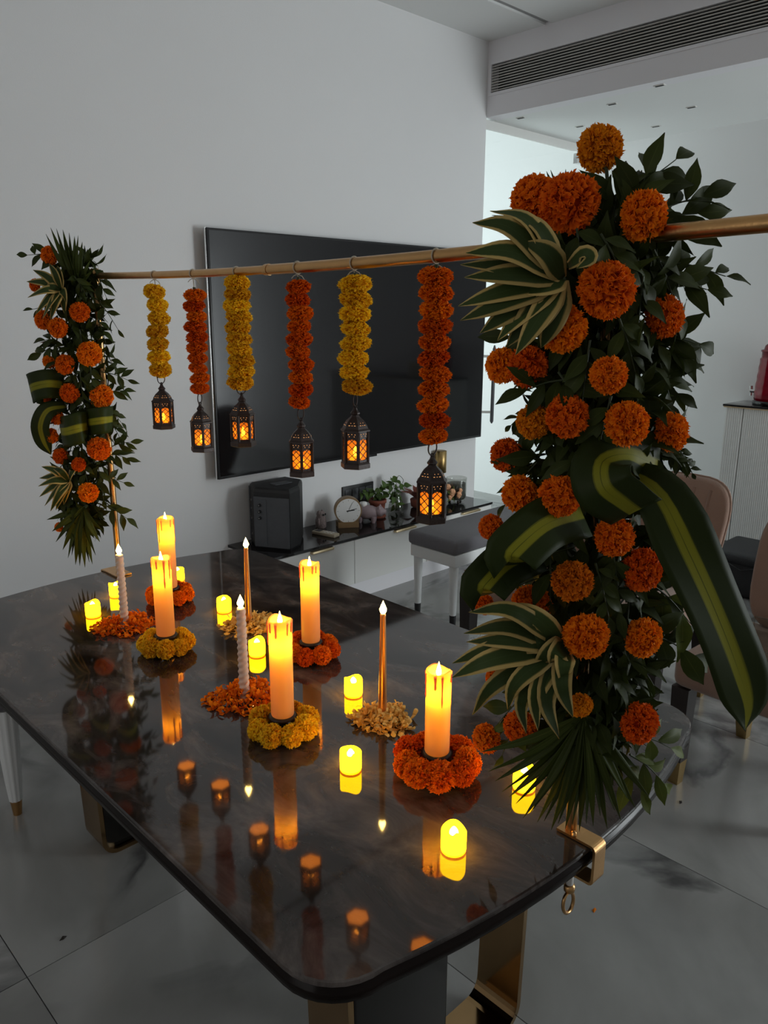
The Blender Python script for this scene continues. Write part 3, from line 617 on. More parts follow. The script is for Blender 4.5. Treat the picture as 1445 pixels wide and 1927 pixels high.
def taper(x, y, ztop, kind, lab):
    C_ = thing('taper_candle', lab, 'candle', (x, y, ZT), 0, 'slender taper candles'); h = ztop-ZT
    if kind == 'twist':
        prof = [(0.0100, h*k/150) for k in range(151)]
        prof[-1] = (0.0055, h); prof[-2] = (0.0075, h*149/150)
        def tw(r, z, a): return r*(1+0.11*math.cos(2*a-z*2*PI/0.0125))*(1-0.12*z/h), z
        MB().lathe(prof, 24, fun=tw).build('wax_body', 'whitewax', C_)
    else:
        MB().lathe([(0.0088, 0), (0.0086, 0.004), (0.0052, h-0.006), (0.0050, h)], 20).build('wax_body', 'goldwax', C_)
        MB().lathe([(0.0053, h-0.006), (0.0055, h-0.005), (0.0055, h-0.001), (0.0045, h+0.001)], 20).build('top_collar', 'goldwax', C_)
    flame(C_, (0, 0, h+0.0005), 0.025, 0.0066)
petal_pile(0.796, 1.727, 0.062, 0.026, 'orange', 'heap of loose orange petals at the far left twisted taper')
taper(0.796, 1.727, 0.936, 'twist', 'white twisted taper candle in the far left petal heap')
petal_pile(0.796, 1.217, 0.064, 0.026, 'orange', 'heap of loose orange petals left of the front yellow ring')
taper(0.796, 1.217, 0.945, 'twist', 'white twisted taper candle left of the front pillar candle')
petal_pile(1.016, 1.519, 0.056, 0.022, 'paleyellow', 'heap of pale yellow petals at the far gold taper')
taper(1.016, 1.519, 0.952, 'gold', 'metallic gold taper candle near the black speaker')
petal_pile(0.936, 0.966, 0.050, 0.022, 'paleyellow', 'heap of pale yellow petals right of the front yellow ring')
taper(0.936, 0.966, 0.965, 'gold', 'metallic gold taper candle between two votives and the near orange ring')
VOT = [(0.771, 1.848, 'small glowing votive furthest left on the table'), (0.880, 1.945, 'small glowing votive half hidden by the left twisted taper'),
       (1.066, 1.945, 'small glowing votive behind the furthest orange ring'), (1.029, 1.649, 'small glowing votive left of the far gold taper'),
       (0.936, 1.372, 'small glowing votive between the twisted taper and the central ring'), (0.965, 1.081, 'small glowing votive just left of the front gold taper'),
       (0.783, 0.885, 'small glowing votive between the front yellow and near orange rings'), (0.753, 0.630, 'small glowing votive closest to the viewer'),
       (0.951, 0.651, 'small glowing votive half hidden under the near palm fan')]
for k, (x, y, lab) in enumerate(VOT):
    V_ = thing('led_votive', lab, 'votive candle', (x, y, ZT), 0, 'small glowing votive candles'); R = 0.0182; h = 0.036; ph = k*1.7
    def wv(r, z, a, ph=ph, h=h): return r, z + (0.0022*math.sin(2*a+ph)+0.0014*math.sin(3*a) if z > h*0.7 else 0)
    MB().lathe([(R*0.95, 0.0), (R, 0.0015), (R, 0.004)], 32, caps=False).build('votive_base', 'wax', V_)
    MB().lathe([(R, 0.004), (R+0.0002, h*0.5), (R, h-0.002), (R-0.001, h), (R-0.0026, h-0.001), (R-0.0035, h-0.006), (0.0001, h-0.008)], 32, fun=wv, caps=False).build('votive_body', 'led_votive', V_)
    MB().lathe([(0.0065, h-0.0078), (0.006, h-0.004), (0.003, h+0.001), (0.0001, h+0.0035)], 14).build('bulb', 'votive_in', V_)

# ------------------------------------------------------------------ leaves
def uv_mesh(name, vs, fs, uvs, mat):
    me = bpy.data.meshes.new(name); me.from_pydata([tuple(v) for v in vs], [], fs); lay = me.uv_layers.new(name='UVMap')
    for p in me.polygons:
        p.use_smooth = True
        for li in p.loop_indices: lay.data[li].uv = uvs[me.loops[li].vertex_index]
    me.materials.append(M[mat]); me.update(); return me
def leaf_mesh(name, mat, seed, wid=0.36, bend=0.15, prof=None):
    rnd = random.Random(seed); prof = prof or [0.0, 0.5, 0.86, 1.0, 0.92, 0.66, 0.3, 0.0]; n = len(prof)-1; vs = []; uvs = []; fs = []
    tw = rnd.uniform(-.25, .25); bend *= rnd.uniform(.5, 1.5)
    for i, w_ in enumerate(prof):
        t = i/n; y = t; z = -bend*t*t+0.05*math.sin(t*PI); hw = wid/2*max(w_, 0.03); a = tw*t
        for c_, u in ((-1, 0.02), (-0.5, 0.25), (0, 0.5), (0.5, 0.75), (1, 0.98)):
            dx = c_*hw; dz = 0.20*abs(dx)+0.02*math.sin(t*9+c_*2)*abs(c_); vs.append((dx*math.cos(a), y, z+dz+dx*math.sin(a))); uvs.append((u, t))
    for i in range(n):
        for k in range(4): a0 = i*5+k; fs.append((a0, a0+1, a0+6, a0+5))
    return uv_mesh(name, vs, fs, uvs, mat)
LEAF = [leaf_mesh('leaf', 'leaf', k, 0.36+0.04*(k % 3), 0.18) for k in range(6)]
LEAF_O = [leaf_mesh('leaf', 'leaf_olive', 20+k, 0.34, 0.2) for k in range(3)]
POTHOS = [leaf_mesh('leaf', 'pothos', 40+k, 0.7, 0.3, [0.0, 0.85, 1.0, 0.85, 0.6, 0.3, 0.0]) for k in range(3)]
def blade(name, pts, width, nrm, mat, prof='long', n=16, fold=0.18, twist=0.0, cols=4):
    """one strap leaf along a curve; nrm points to the side that faces out"""
    C_ = bez(pts, n); vs = []; uvs = []; fs = []
    for i, p in enumerate(C_):
        t = i/n; tg = (C_[min(i+1, n)]-C_[max(i-1, 0)]).normalized()
        N_ = nrm(t, p) if callable(nrm) else Vector(nrm); N_ = N_-tg*N_.dot(tg)
        N_ = N_.normalized() if N_.length > 1e-4 else tg.orthogonal().normalized()
        if twist: N_ = Matrix.Rotation(twist*t, 3, tg) @ N_
        s_ = tg.cross(N_)
        if prof == 'long': wf = min(1, 0.42+2.2*t)*max(0.02, (1-t**2.6))
        elif prof == 'broad': wf = min(1, 0.55+1.6*t)*max(0.03, 1-max(0, (t-0.70)/0.30)**1.7)
        elif prof == 'band': wf = 1.0
        else: wf = min(1, 0.3+1.6*t)*max(0.02, 1-max(0, (t-.35)/.65)**1.7)
        for k in range(cols+1):
            u = k/cols; c_ = u*2-1; q = p+s_*(c_*width/2*wf)+N_*(fold*abs(c_)*width/2*wf+(0.035*width*math.sin(t*13+c_*1.5)*abs(c_) if prof == 'broad' else 0)); vs.append(q); uvs.append((u, t))
    m_ = cols+1
    for i in range(n):
        for k in range(cols): a0 = i*m_+k; fs.append((a0, a0+1, a0+m_+1, a0+m_))
    return uv_mesh(name, vs, fs, uvs, mat)
def thick(o, t=0.0006):
    md = o.modifiers.new('thickness', 'SOLIDIFY'); md.thickness = t; md.offset = 0; return o

class Column:
    def __init__(s, name, label, pole, zlow, pxm):
        s.pole = pole; s.k = pxm      # pixels per metre at the pole
        s.root = thing('flower_column', label, 'flower arrangement', (pole[0], pole[1], zlow), 0, 'flower columns at the two poles'); s.o = Vector(s.root.location)
    def P(s, x, y, off=0.0): return at(x, y, s.pole, off) - s.o
    def flower(s, x, y, r, off, kind='orange', ax=722, aim=None):
        p = s.P(x, y, off); R = r/s.k*(1-off*0.9)
        nrm = aim or ((-FH*0.85 + (RT*((x-s.cx(y))/s.k)*6) + Vector((0, 0, random.uniform(-.15, .35)))))
        put_flower(s.root, p, nrm, R*1.03, MG[kind][random.randrange(3)], 0.95)
    def sprig(s, a, b, offa, offb, n, lpx, olive=False, droop=0.0, pairs=True):
        A = s.P(*a, offa); B = s.P(*b, offb); mid = (A+B)/2+Vector((0, 0, 0.012))*(B-A).length/0.1*0.5; C_ = bez([A, mid, B], 8)
        st = MB().tube(C_, [0.0016*(1-0.6*i/8) for i in range(9)], 5).build('leafy_sprig', 'stem', s.root)
        L_ = lpx/s.k*(1.22 if s.k > 1000 else 1.15); T_ = (B-A).normalized()
        for i in range(n):
            t = 0.18+0.82*i/max(1, n-1); j = min(int(t*8), 8); p = C_[j]
            side = (1 if i % 2 else -1); view = -FH*0.9+Vector((0, 0, 0.35)); s_ = T_.cross(view).normalized()
            ang = 0.0 if i == n-1 else random.uniform(0.5, 1.0)
            d_ = T_*math.cos(ang)+s_*side*math.sin(ang)+view*random.uniform(-.35, .45)+Vector((0, 0, -0.1))
            nr = view+Vector((random.uniform(-.6, .6), random.uniform(-.6, .6), random.uniform(-.4, .6)))
            sz = L_*random.uniform(0.78, 1.08)*(0.8+0.2*math.sin(PI*t))
            thing_m = random.choice(LEAF_O if olive else LEAF)
            inst('leaf', thing_m, st, mw=frame(p, d_, nr, sz))
    def tuft(s, root, tips, off0, offt, wpx, lift=0.02, name='variegated_sprig'):
        R0 = s.P(*root, off0)
        st = MB().tube([R0+FH*0.03, R0], 0.004, 8).build(name, 'stem', s.root)
        for (x, y, *mid) in tips:
            o1 = offt+random.uniform(-.015, .015); Tp = s.P(x, y, o1)
            Mx, My = (mid if mid else ((root[0]*0.5+x*0.5), (root[1]*0.5+y*0.5-12*s.k/1400)))
            Md = s.P(Mx, My, (off0+o1)/2+lift*random.uniform(.6, 1.3))
            me = blade('striped_leaf', [R0, Md, Tp], wpx/s.k*random.uniform(.85, 1.12), -FH+Vector((random.uniform(-.3, .3), random.uniform(-.3, .3), 0.55)), 'variegated', 'long', 14, 0.16, random.uniform(-.4, .4))
            thick(inst('striped_leaf', me, st), 0.0005)
    def fan(s, root, tips, off0, offt, wpx, mat='palm'):
        R0 = s.P(*root, off0); st = MB().tube([R0+FH*0.02, R0], 0.0045, 8).build('palm_frond', 'stem', s.root)
        for i, (x, y) in enumerate(tips):
            Tp = s.P(x, y, offt+0.012*math.sin(i*1.3)); Md = R0.lerp(Tp, 0.5)-FH*0.012
            me = blade('leaflet', [R0, Md, Tp], wpx/s.k*random.uniform(.85, 1.15), -FH*0.9+RT*0.5*(1 if i % 2 else -1)+Vector((0, 0, 0.2)), mat, 'palm', 10, 0.3)
            thick(inst('leaflet', me, st), 0.0005)
    def broad(s, pts, wpx, nrm, prof='broad', name='broad_leaf', fold=0.10, twist=0.0, n=22):
        me = blade(name, [s.P(x, y, o_) for x, y, o_ in pts], wpx/s.k, nrm, 'striped', prof, n, fold, twist, 8)
        return thick(inst(name, me, s.root), 0.0007)
    def core(s, axis, rpx, n, lpx):
        """dense inner foliage behind the flowers"""
        vs = []; fs = []; uvs = []; src = LEAF[:3]; data = []
        for me in src: data.append(([v_.co.copy() for v_ in me.vertices], [tuple(p.vertices) for p in me.polygons]))
        uvsrc = []
        for me in src:
            u = [None]*len(me.vertices)
            for lp in me.loops: u[lp.vertex_index] = tuple(me.uv_layers[0].data[lp.index].uv)
            uvsrc.append(u)
        for i in range(n):
            t = random.random(); k = t*(len(axis)-1); q = min(int(k), len(axis)-2); f_ = k-q
            x = axis[q][0]*(1-f_)+axis[q+1][0]*f_; y = axis[q][1]*(1-f_)+axis[q+1][1]*f_; rp = (axis[q][2]*(1-f_)+axis[q+1][2]*f_)
            a = random.uniform(0, 2*PI); R_ = rp/s.k*random.uniform(0.15, 0.95)
            c_ = s.P(x, y, 0.0); o_ = RT*math.cos(a)-FH*math.sin(a)*0.8
            p = c_+o_*R_; d_ = o_*random.uniform(.2, 1)+Vector((0, 0, random.uniform(-1, .7)))+RT*random.uniform(-.4, .4)
            m4 = frame(p, d_, o_+Vector((random.uniform(-.5, .5), random.uniform(-.5, .5), random.uniform(-.2, .6))), lpx/s.k*random.uniform(.7, 1.15))
            b0 = len(vs); w_ = i % 3; vs += [m4 @ v_ for v_ in data[w_][0]]; fs += [tuple(b0+z for z in f) for f in data[w_][1]]; uvs += uvsrc[w_]
        o = inst('inner_foliage', uv_mesh('inner_foliage', vs, fs, uvs, 'leaf'), s.root); o['kind'] = 'stuff'; o['label'] = 'dense dark inner leaves'
    def cx(s, y): return s.axis(y)

# ------------------------------------------------------------------ near flower column
N = Column('near', 'large near column of orange marigolds, striped leaves and a palm fan', PN, ZT+0.035, 1445.0)
N.axis = lambda y: 1140-(y-300)*0.04
N.core([(1150, 400, 85), (1130, 520, 115), (1130, 700, 130), (1120, 850, 130), (1110, 1000, 140), (1110, 1180, 130), (1105, 1330, 100), (1100, 1400, 60)], 120, 1900, 70)
for a in [((1150, 420), (1272, 300), .03, .0, 7, 78), ((1200, 425), (1320, 370), .03, .0, 6, 78), ((1235, 420), (1312, 402), .02, .01, 4, 84), ((1150, 430), (1165, 350), .03, .02, 5, 70), ((1185, 420), (1215, 330), .03, .03, 5, 70),
          ((1205, 495), (1365, 520), .02, .0, 8, 62), ((1215, 530), (1330, 545), .03, .02, 6, 66), ((1230, 470), (1275, 590), .05, .03, 5, 66), ((1225, 635), (1315, 648), .02, .0, 5, 74), ((1215, 640), (1285, 672), .03, .01, 6, 74),
          ((1205, 690), (1275, 740), .03, .01, 6, 72), ((1195, 715), (1255, 765), .04, .02, 5, 70), ((1225, 590), (1275, 640), .03, .01, 4, 70), ((1240, 680), (1262, 760), .03, .02, 5, 60),
          ((1270, 838), (1302, 890), .02, .0, 12, 26), ((1255, 850), (1280, 880), .03, .02, 8, 24), ((1040, 640), (960, 635), .03, .0, 4, 66), ((1060, 715), (990, 735), .07, .06, 5, 60), ((1055, 790), (975, 830), .03, .0, 7, 42),
          ((1000, 770), (962, 800), .02, .0, 6, 26), ((1010, 870), (950, 950), .02, .0, 6, 40), ((1205, 1085), (1305, 1180), .05, .03, 5, 86, True), ((1200, 1190), (1305, 1235), .06, .03, 5, 88), ((1180, 1110), (1270, 1130), .05, .02, 5, 80),
          ((1160, 1240), (1190, 1370), .03, .0, 7, 66), ((1190, 1240), (1230, 1290), .03, .0, 5, 66), ((1195, 1385), (1262, 1408), .04, .02, 4, 80, True), ((1185, 1420), (1250, 1475), .04, .02, 5, 80, True), ((1180, 1440), (1205, 1490), .03, .02, 4, 70, True), ((1020, 1280), (930, 1370), .01, .0, 6, 60), ((985, 1330), (945, 1420), .01, .0, 5, 60, True),
          ((1110, 640), (1095, 760), .10, .10, 7, 55), ((1165, 600), (1195, 700), .09, .08, 6, 58), ((1150, 745), (1125, 850), .10, .10, 7, 55), ((1050, 700), (1085, 760), .09, .10, 5, 55), ((1085, 850), (1065, 900), .10, .10, 5, 50),
          ((1150, 1010), (1165, 1150), .10, .10, 9, 52), ((1120, 1060), (1145, 1160), .11, .11, 7, 50), ((1185, 1110), (1175, 1230), .08, .07, 6, 55), ((1035, 1010), (1035, 1130), .09, .08, 6, 55), ((1130, 440), (1175, 530), .09, .09, 6, 58), ((1085, 430), (1090, 480), .08, .08, 4, 50), ((1180, 880), (1250, 840), .05, .03, 5, 60), ((1210, 520), (1200, 620), .08, .07, 5, 60)]:
    N.sprig(*a)
FLN = [(1129, 279, 37, .0, 'amber_fl'), (1003, 372, 38, .02, 'orange'), (1071, 381, 49, .06, 'orange'), (1211, 406, 41, .06, 'orange'), (1141, 545, 49, .11, 'orange'), (1250, 596, 37, .04, 'orange'), (1058, 618, 41, .09, 'orange'),
       (945, 688, 31, .01, 'orange'), (993, 690, 36, .04, 'orange'), (1145, 706, 33, .12, 'orange'), (1004, 793, 31, .05, 'amber_fl'), (1067, 783, 38, .10, 'orange'), (1180, 798, 40, .11, 'orange'), (1263, 813, 35, .05, 'orange'),
       (952, 856, 30, .0, 'orange'), (978, 930, 34, .03, 'orange'), (1053, 933, 39, .10, 'orange'), (924, 992, 24, .0, 'orange'), (1156, 1010, 37, .10, 'orange'), (1208, 1072, 40, .09, 'orange'), (1077, 1094, 38, .12, 'amber_fl'),
       (1000, 1137, 37, .06, 'orange'), (912, 1138, 20, .0, 'orange'), (1103, 1197, 43, .12, 'orange'), (1210, 1200, 38, .09, 'orange'), (930, 1275, 18, .0, 'orange'), (1092, 1327, 24, .09, 'amber_fl'), (979, 1369, 33, .03, 'orange'),
       (915, 1390, 29, .0, 'orange'), (1203, 1361, 40, .08, 'orange')]
for x, y, r, o_, c_ in FLN: N.flower(x, y, r, o_, c_)
MB().tube([N.P(1130, 300, 0), N.P(1141, 320, .01), N.P(1150, 420, .02)], 0.0022, 6).build('flower_stem', 'stem', N.root)
N.tuft((1058, 525), [(889, 419, 965, 432), (922, 397, 995, 418), (876, 476, 965, 475), (866, 498, 955, 503), (874, 522, 960, 518), (862, 576, 950, 548), (866, 603, 955, 566), (903, 627, 965, 582), (936, 641, 985, 588), (952, 654, 1000, 592), (970, 668, 1012, 600), (992, 642, 1025, 590), (952, 402, 1015, 430), (985, 455, 1030, 478), (975, 552, 1025, 540), (1018, 655, 1040, 600)], .10, .11, 46, 0.015)
thick(inst('curled_leaf', blade('curled_leaf', [N.P(1070, 500, .10), N.P(1100, 478, .13), N.P(1110, 488, .14), N.P(1085, 505, .13)], 0.022, -FH+Vector((0, 0, .3)), 'variegated', 'long', 12), N.root), 0.0005)
N.tuft((1062, 1215), [(882, 1152, 965, 1150), (925, 1145, 1000, 1158), (873, 1192, 960, 1180), (878, 1208, 960, 1205), (851, 1248, 930, 1222), (850, 1275, 930, 1240), (889, 1345, 935, 1285), (900, 1320, 960, 1262), (955, 1335, 975, 1280), (990, 1380, 985, 1310), (1012, 1375, 1010, 1300), (1052, 1390, 1028, 1310), (1078, 1350, 1058, 1290), (1000, 1262, 1035, 1228), (950, 1230, 1010, 1210), (1060, 1295, 1062, 1250), (1035, 1250, 1050, 1230)], .10, .11, 44, 0.03)
N.fan((1098, 1345), [(905+i*13.2, y_) for i, y_ in enumerate((1415, 1452, 1470, 1490, 1500, 1512, 1540, 1530, 1548, 1545, 1562, 1550, 1560, 1552, 1565, 1550, 1555, 1535, 1560, 1525, 1545, 1505, 1520, 1480, 1500))], .05, .05, 20)
N.fan((1060, 430), [(965, 370), (1000, 348), (1028, 322), (1036, 320), (1064, 318), (1088, 322), (1105, 335), (925, 405)], .02, .01, 12)
# broad striped leaves: one long hanging leaf, three folded ones
N.broad([(1170, 885, .06), (1238, 928, .11), (1296, 1040, .13), (1348, 1155, .12), (1388, 1258, .10), (1408, 1325, .09), (1402, 1374, .08)], 112, -FH+Vector((0, 0, .3))+RT*0.15, 'broad', 'hanging_leaf', 0.10)
N.broad([(1240, 880, .05), (1185, 855, .09), (1135, 868, .135), (1135, 915, .155), (1170, 945, .15), (1196, 962, .14)], 100, lambda t, p: -FH+RT*(-0.75+0.3*t)+Vector((0, 0, 0.6-1.0*t)), 'band', 'folded_leaf', 0.05)
N.broad([(1095, 965, .07), (1030, 985, .12), (975, 1030, .155), (962, 1050, .15), (985, 1055, .12), (1050, 1040, .08)], 92, lambda t, p: (-FH+Vector((0, 0, .45)) if t < .6 else -FH*0.6+Vector((0, 0, -.8))), 'band', 'folded_leaf', 0.04)
N.broad([(1010, 1035, .06), (955, 1060, .11), (918, 1095, .135), (910, 1110, .13), (935, 1112, .10), (985, 1095, .06)], 84, lambda t, p: (-FH+Vector((0, 0, .45)) if t < .6 else -FH*0.6+Vector((0, 0, -.8))), 'band', 'folded_leaf', 0.04)

# ------------------------------------------------------------------ far flower column
D_far = Vector((PF.x, PF.y, 0)).dot(FH)
Fc = Column('far', 'smaller far column of orange marigolds and leaves by the white wall', PF, ZT+0.05, FPX/(D_far*1.0))
Fc.axis = lambda y: 140+(y-450)*0.04
Fc.core([(145, 480, 28), (142, 560, 42), (150, 650, 48), (160, 750, 50), (160, 850, 48), (155, 940, 40), (158, 1000, 22)], 45, 1000, 30)
for a in [((180, 560), (222, 620), .02, 0, 5, 26), ((190, 700), (240, 715), .02, 0, 6, 28), ((200, 740), (232, 735), .02, 0, 5, 26), ((205, 770), (228, 795), .02, 0, 5, 26), ((205, 790), (226, 825), .02, 0, 5, 26), ((210, 840), (245, 832), .02, 0, 5, 28), ((205, 855), (238, 862), .02, 0, 5, 28),
          ((198, 900), (232, 908), .02, 0, 4, 26), ((195, 950), (238, 975), .03, .02, 5, 32), ((175, 500), (200, 560), .03, .02, 6, 28), ((185, 600), (200, 650), .03, .02, 5, 28), ((110, 485), (52, 480), .02, 0, 5, 30), ((110, 580), (62, 582), .02, 0, 4, 28), ((112, 648), (78, 665), .03, .02, 5, 36), ((105, 640), (85, 640), .03, .02, 3, 34),
          ((150, 620), (160, 680), .06, .06, 6, 28), ((170, 690), (175, 740), .06, .06, 6, 28), ((150, 700), (160, 780), .06, .06, 6, 26), ((150, 850), (165, 910), .06, .06, 5, 28), ((185, 880), (195, 940), .04, .03, 5, 28), ((140, 520), (165, 560), .06, .05, 5, 26), ((195, 660), (215, 690), .02, .01, 4, 26), ((140, 900), (130, 960), .05, .04, 5, 30)]:
    Fc.sprig(*a)
for x, y, r, o_ in [(93, 481, 16, .02), (66, 537, 11, .0), (150, 587, 17.5, .06), (82, 602, 17, .02), (109, 617, 18, .06), (168, 666, 22, .06), (122, 686, 18, .06), (92, 681, 12, .02), (131, 740, 18, .06), (191, 746, 21, .05), (107, 785, 14, .05), (97, 820, 14, .05), (186, 845, 21.5, .06), (114, 858, 15, .05), (148, 874, 13.5, .07), (166, 927, 19, .07), (111, 992, 9, .03), (92, 752, 10, .01)]:
    Fc.flower(x, y, r, o_)
Fc.tuft((115, 545), [(50, 530), (62, 508), (52, 560), (66, 592), (80, 600), (95, 602), (122, 592), (92, 496), (108, 500), (125, 570), (70, 548)], .06, .06, 18, 0.02)
Fc.tuft((130, 905), [(78, 878), (74, 900), (74, 935), (84, 952), (95, 962), (105, 960), (98, 880), (72, 915), (140, 885), (120, 950)], .06, .06, 18, 0.02)
Fc.fan((150, 545), [(86, 440), (95, 428), (106, 430), (118, 432), (130, 438), (140, 444), (147, 443), (155, 455), (162, 475), (170, 490), (178, 505), (112, 450), (124, 455)], .03, .03, 11)
Fc.fan((158, 955), [(88, 978), (98, 1000), (105, 1020), (118, 1035), (135, 1045), (142, 1063), (152, 1050), (160, 1068), (168, 1058), (174, 1062), (180, 1045), (188, 1020), (195, 1000), (150, 1065), (128, 1050)], .04, .04, 13)
Fc.broad([(120, 725, .04), (90, 722, .07), (62, 728, .06), (60, 735, .03), (90, 738, .01)], 52, lambda t, p: (-FH+Vector((0, 0, .2)) if t < .6 else -FH*0.6-RT*0.7), 'band', 'folded_leaf', 0.03)
Fc.broad([(125, 765, .04), (90, 772, .07), (76, 800, .07), (82, 830, .06), (96, 855, .05)], 34, -FH+Vector((0, 0, .2)), 'broad', 'hanging_leaf', 0.08)
Fc.broad([(114, 812, .04), (125, 812, .085), (141, 808, .10), (157, 804, .085), (166, 802, .04)], 56, lambda t, p: -FH+RT*(t-.5)*1.6, 'band', 'folded_leaf', 0.0)
Fc.broad([(163, 795, .04), (173, 794, .08), (188, 792, .095), (203, 790, .08), (212, 788, .04)], 48, lambda t, p: -FH+RT*(t-.5)*1.6, 'band', 'folded_leaf', 0.0)

# ------------------------------------------------------------------ television
tv = thing('television', 'large black flat screen television on the white wall', 'television', (2.975, YW, 0.717))
MB().box((-0.984, -0.066, 0), (0.984, -0.036, 1.138), bev=0.004).build('casing', 'tv_case', tv)
MB().box((-0.974, -0.0675, 0.014), (0.974, -0.064, 1.128)).build('screen', 'tv_screen', tv)
MB().box((-0.25, -0.036, 0.35), (0.25, -0.0005, 0.75)).build('wall_bracket', 'tv_case', tv)
MB().box((-0.015, -0.065, -0.012), (0.06, -0.045, 0.001), bev=0.003).build('sensor', 'tv_case', tv)
MB().box((-0.9875, -0.058, 0.0), (-0.984, -0.048, 1.138)).build('side_trim', 'chrome', tv)

# ------------------------------------------------------------------ media console
CX0, CX1, CYF, CZ = 2.068, 3.756, 2.92, 0.365
con = thing('media_console', 'low white media console with a black glass top below the television', 'console', (CX0, CYF, 0))
W_ = CX1-CX0; Dp = YW-CYF-0.001
MB().box((0.02, 0.05, 0.0), (W_-0.02, Dp, 0.107)).build('plinth', 'greypl', con); con.children[-1].data.materials[0] = M['beam']
MB().box((0.0, 0.018, 0.107), (W_, Dp, 0.352)).build('carcass', 'white_lacq', con)
MB().box((-0.002, -0.004, 0.352), (W_+0.004, Dp, CZ)).build('top', 'black_glass', con)
dw = [(0.003, 0.552), (0.555, 1.104), (1.107, W_-0.003)]
for (a, b), hx in zip(dw, ((0.26, 0.40), (0.84, 1.0), (1.40, 1.56))):
    dr = MB().box((a, 0.0, 0.108), (b, 0.017, 0.348), bev=0.002).build('drawer', 'white_lacq', con)
    MB().box((hx[0], -0.020, 0.334), (hx[1], 0.004, 0.348), bev=0.003).build('handle', 'handle_gold', dr)

# ------------------------------------------------------------------ things on the console
sp = thing('speaker', 'black five-sided speaker with three knobs at the left end of the console', 'speaker', (2.29, 3.09, CZ))
base = [(-0.155, 0.02), (-0.062, -0.145), (0.035, -0.10), (0.145, 0.02), (0.125, 0.135), (-0.10, 0.135)]
def ins(k): return [(x*k, y*k) for x, y in base]
m = MB(); R_ = [(0.96, 0.0), (1.0, 0.012), (1.0, 0.285), (0.97, 0.298), (0.90, 0.306)]; vs = [(x, y, z) for k, z in R_ for x, y in ins(k)]; n6 = len(base)
m.add(vs, [tuple(range(n6-1, -1, -1)), tuple(range(4*n6, 5*n6))] + [(k*n6+i, k*n6+(i+1) % n6, (k+1)*n6+(i+1) % n6, (k+1)*n6+i) for k in range(4) for i in range(n6)]); m.build('cabinet', 'blackpl', sp)
a0, a1 = Vector((*base[0], 0)), Vector((*base[1], 0)); e = (a1-a0).normalized(); nrm_ = Vector((e.y, -e.x, 0))
def face_box(u0, u1, z0, z1, d0, d1, A=a0, E_=e, N_=nrm_):
    c_ = [A+E_*u0+N_*d0, A+E_*u1+N_*d0, A+E_*u1+N_*d1, A+E_*u0+N_*d1]
    return MB().prism([(q.x, q.y) for q in (c_ if True else c_)], z0, z1)
flen = (a1-a0).length
face_box(0.002, flen-0.004, 0.012, 0.262, -0.002, 0.006).build('front_panel', 'greypl', sp)
fp = face_box(0.008, 0.068, 0.022, 0.250, 0.004, 0.010).build('control_panel', 'greypl', sp)
for z in (0.222, 0.190, 0.158):
    c_ = a0+e*0.036+nrm_*0.010
    kb = MB().tube([c_+Vector((0, 0, z)), c_+nrm_*0.012+Vector((0, 0, z))], [0.0085, 0.007], 14).build('knob', 'blackpl', sp)
    MB().tube([c_+nrm_*0.0121+Vector((0, 0, z+0.001)), c_+nrm_*0.0128+Vector((0, 0, z+0.001))], 0.003, 8).build('knob_cap', 'chrome', kb)
b0_, b1_ = Vector((*base[5], 0)), Vector((*base[0], 0)); e2 = (b1_-b0_).normalized(); n2 = Vector((e2.y, -e2.x, 0))
face_box(0.004, 0.02, 0.02, 0.29, -0.002, 0.004, b0_, e2, n2).build('corner_trim', 'greypl', sp)
for z in (0.232, 0.19, 0.14, 0.06):
    c_ = b0_+e2*0.07; MB().tube([c_+n2*-0.002+Vector((0, 0, z)), c_+n2*0.004+Vector((0, 0, z))], 0.006, 10).build('socket', 'chrome', sp)
MB().box((-0.05, -0.02, 0.306), (0.05, 0.03, 0.309)).build('top_grip', 'greypl', sp)

ck = thing('desk_clock', 'round white desk clock in a tan wooden case on the console', 'clock', (2.735, 3.10, CZ), math.radians(-34))
Rm = Matrix.Rotation(PI/2, 4, 'X')
def disc(r, y0, y1, z, n=36): return [[(r*math.cos(2*PI*k/n), y, z+r*math.sin(2*PI*k/n)) for k in range(n)] for y in (y0, y1)]
def cyl(m, r, y0, y1, z, n=36):
    A, B = disc(r, y0, y1, z, n); m.add(A+B, [tuple(range(n)), tuple(range(2*n-1, n-1, -1))]); m.add(A+B, [(i, n+i, n+(i+1) % n, (i+1) % n) for i in range(n)], True); return m
cyl(MB(), 0.074, -0.022, 0.026, 0.092).build('case', 'clock_wood', ck)
MB().prism([(-0.056, -0.03), (0.056, -0.03), (0.062, 0.03), (-0.062, 0.03)], 0.0, 0.03).build('foot', 'clock_wood', ck)
fc = cyl(MB(), 0.067, -0.0235, -0.0215, 0.092).build('dial', 'clock_face', ck)
hm = MB()
for ang, l, w_ in ((math.radians(76), 0.047, 0.0022), (math.radians(84), 0.034, 0.003), (math.radians(26), 0.052, 0.0010)):
    d_ = Vector((math.sin(ang), 0, math.cos(ang))); q = Vector((d_.z, 0, -d_.x)); c_ = Vector((0, -0.0245, 0.092))
    MB().add([c_-d_*0.010-q*w_, c_-d_*0.010+q*w_, c_+d_*l+q*w_*0.6, c_+d_*l-q*w_*0.6, c_-d_*0.010-q*w_+Vector((0, .0006, 0)), c_-d_*0.010+q*w_+Vector((0, .0006, 0)), c_+d_*l+q*w_*0.6+Vector((0, .0006, 0)), c_+d_*l-q*w_*0.6+Vector((0, .0006, 0))], [(0, 1, 2, 3), (7, 6, 5, 4), (0, 4, 5, 1), (1, 5, 6, 2), (2, 6, 7, 3), (3, 7, 4, 0)]).build('hand', 'ink', fc)
tk = None
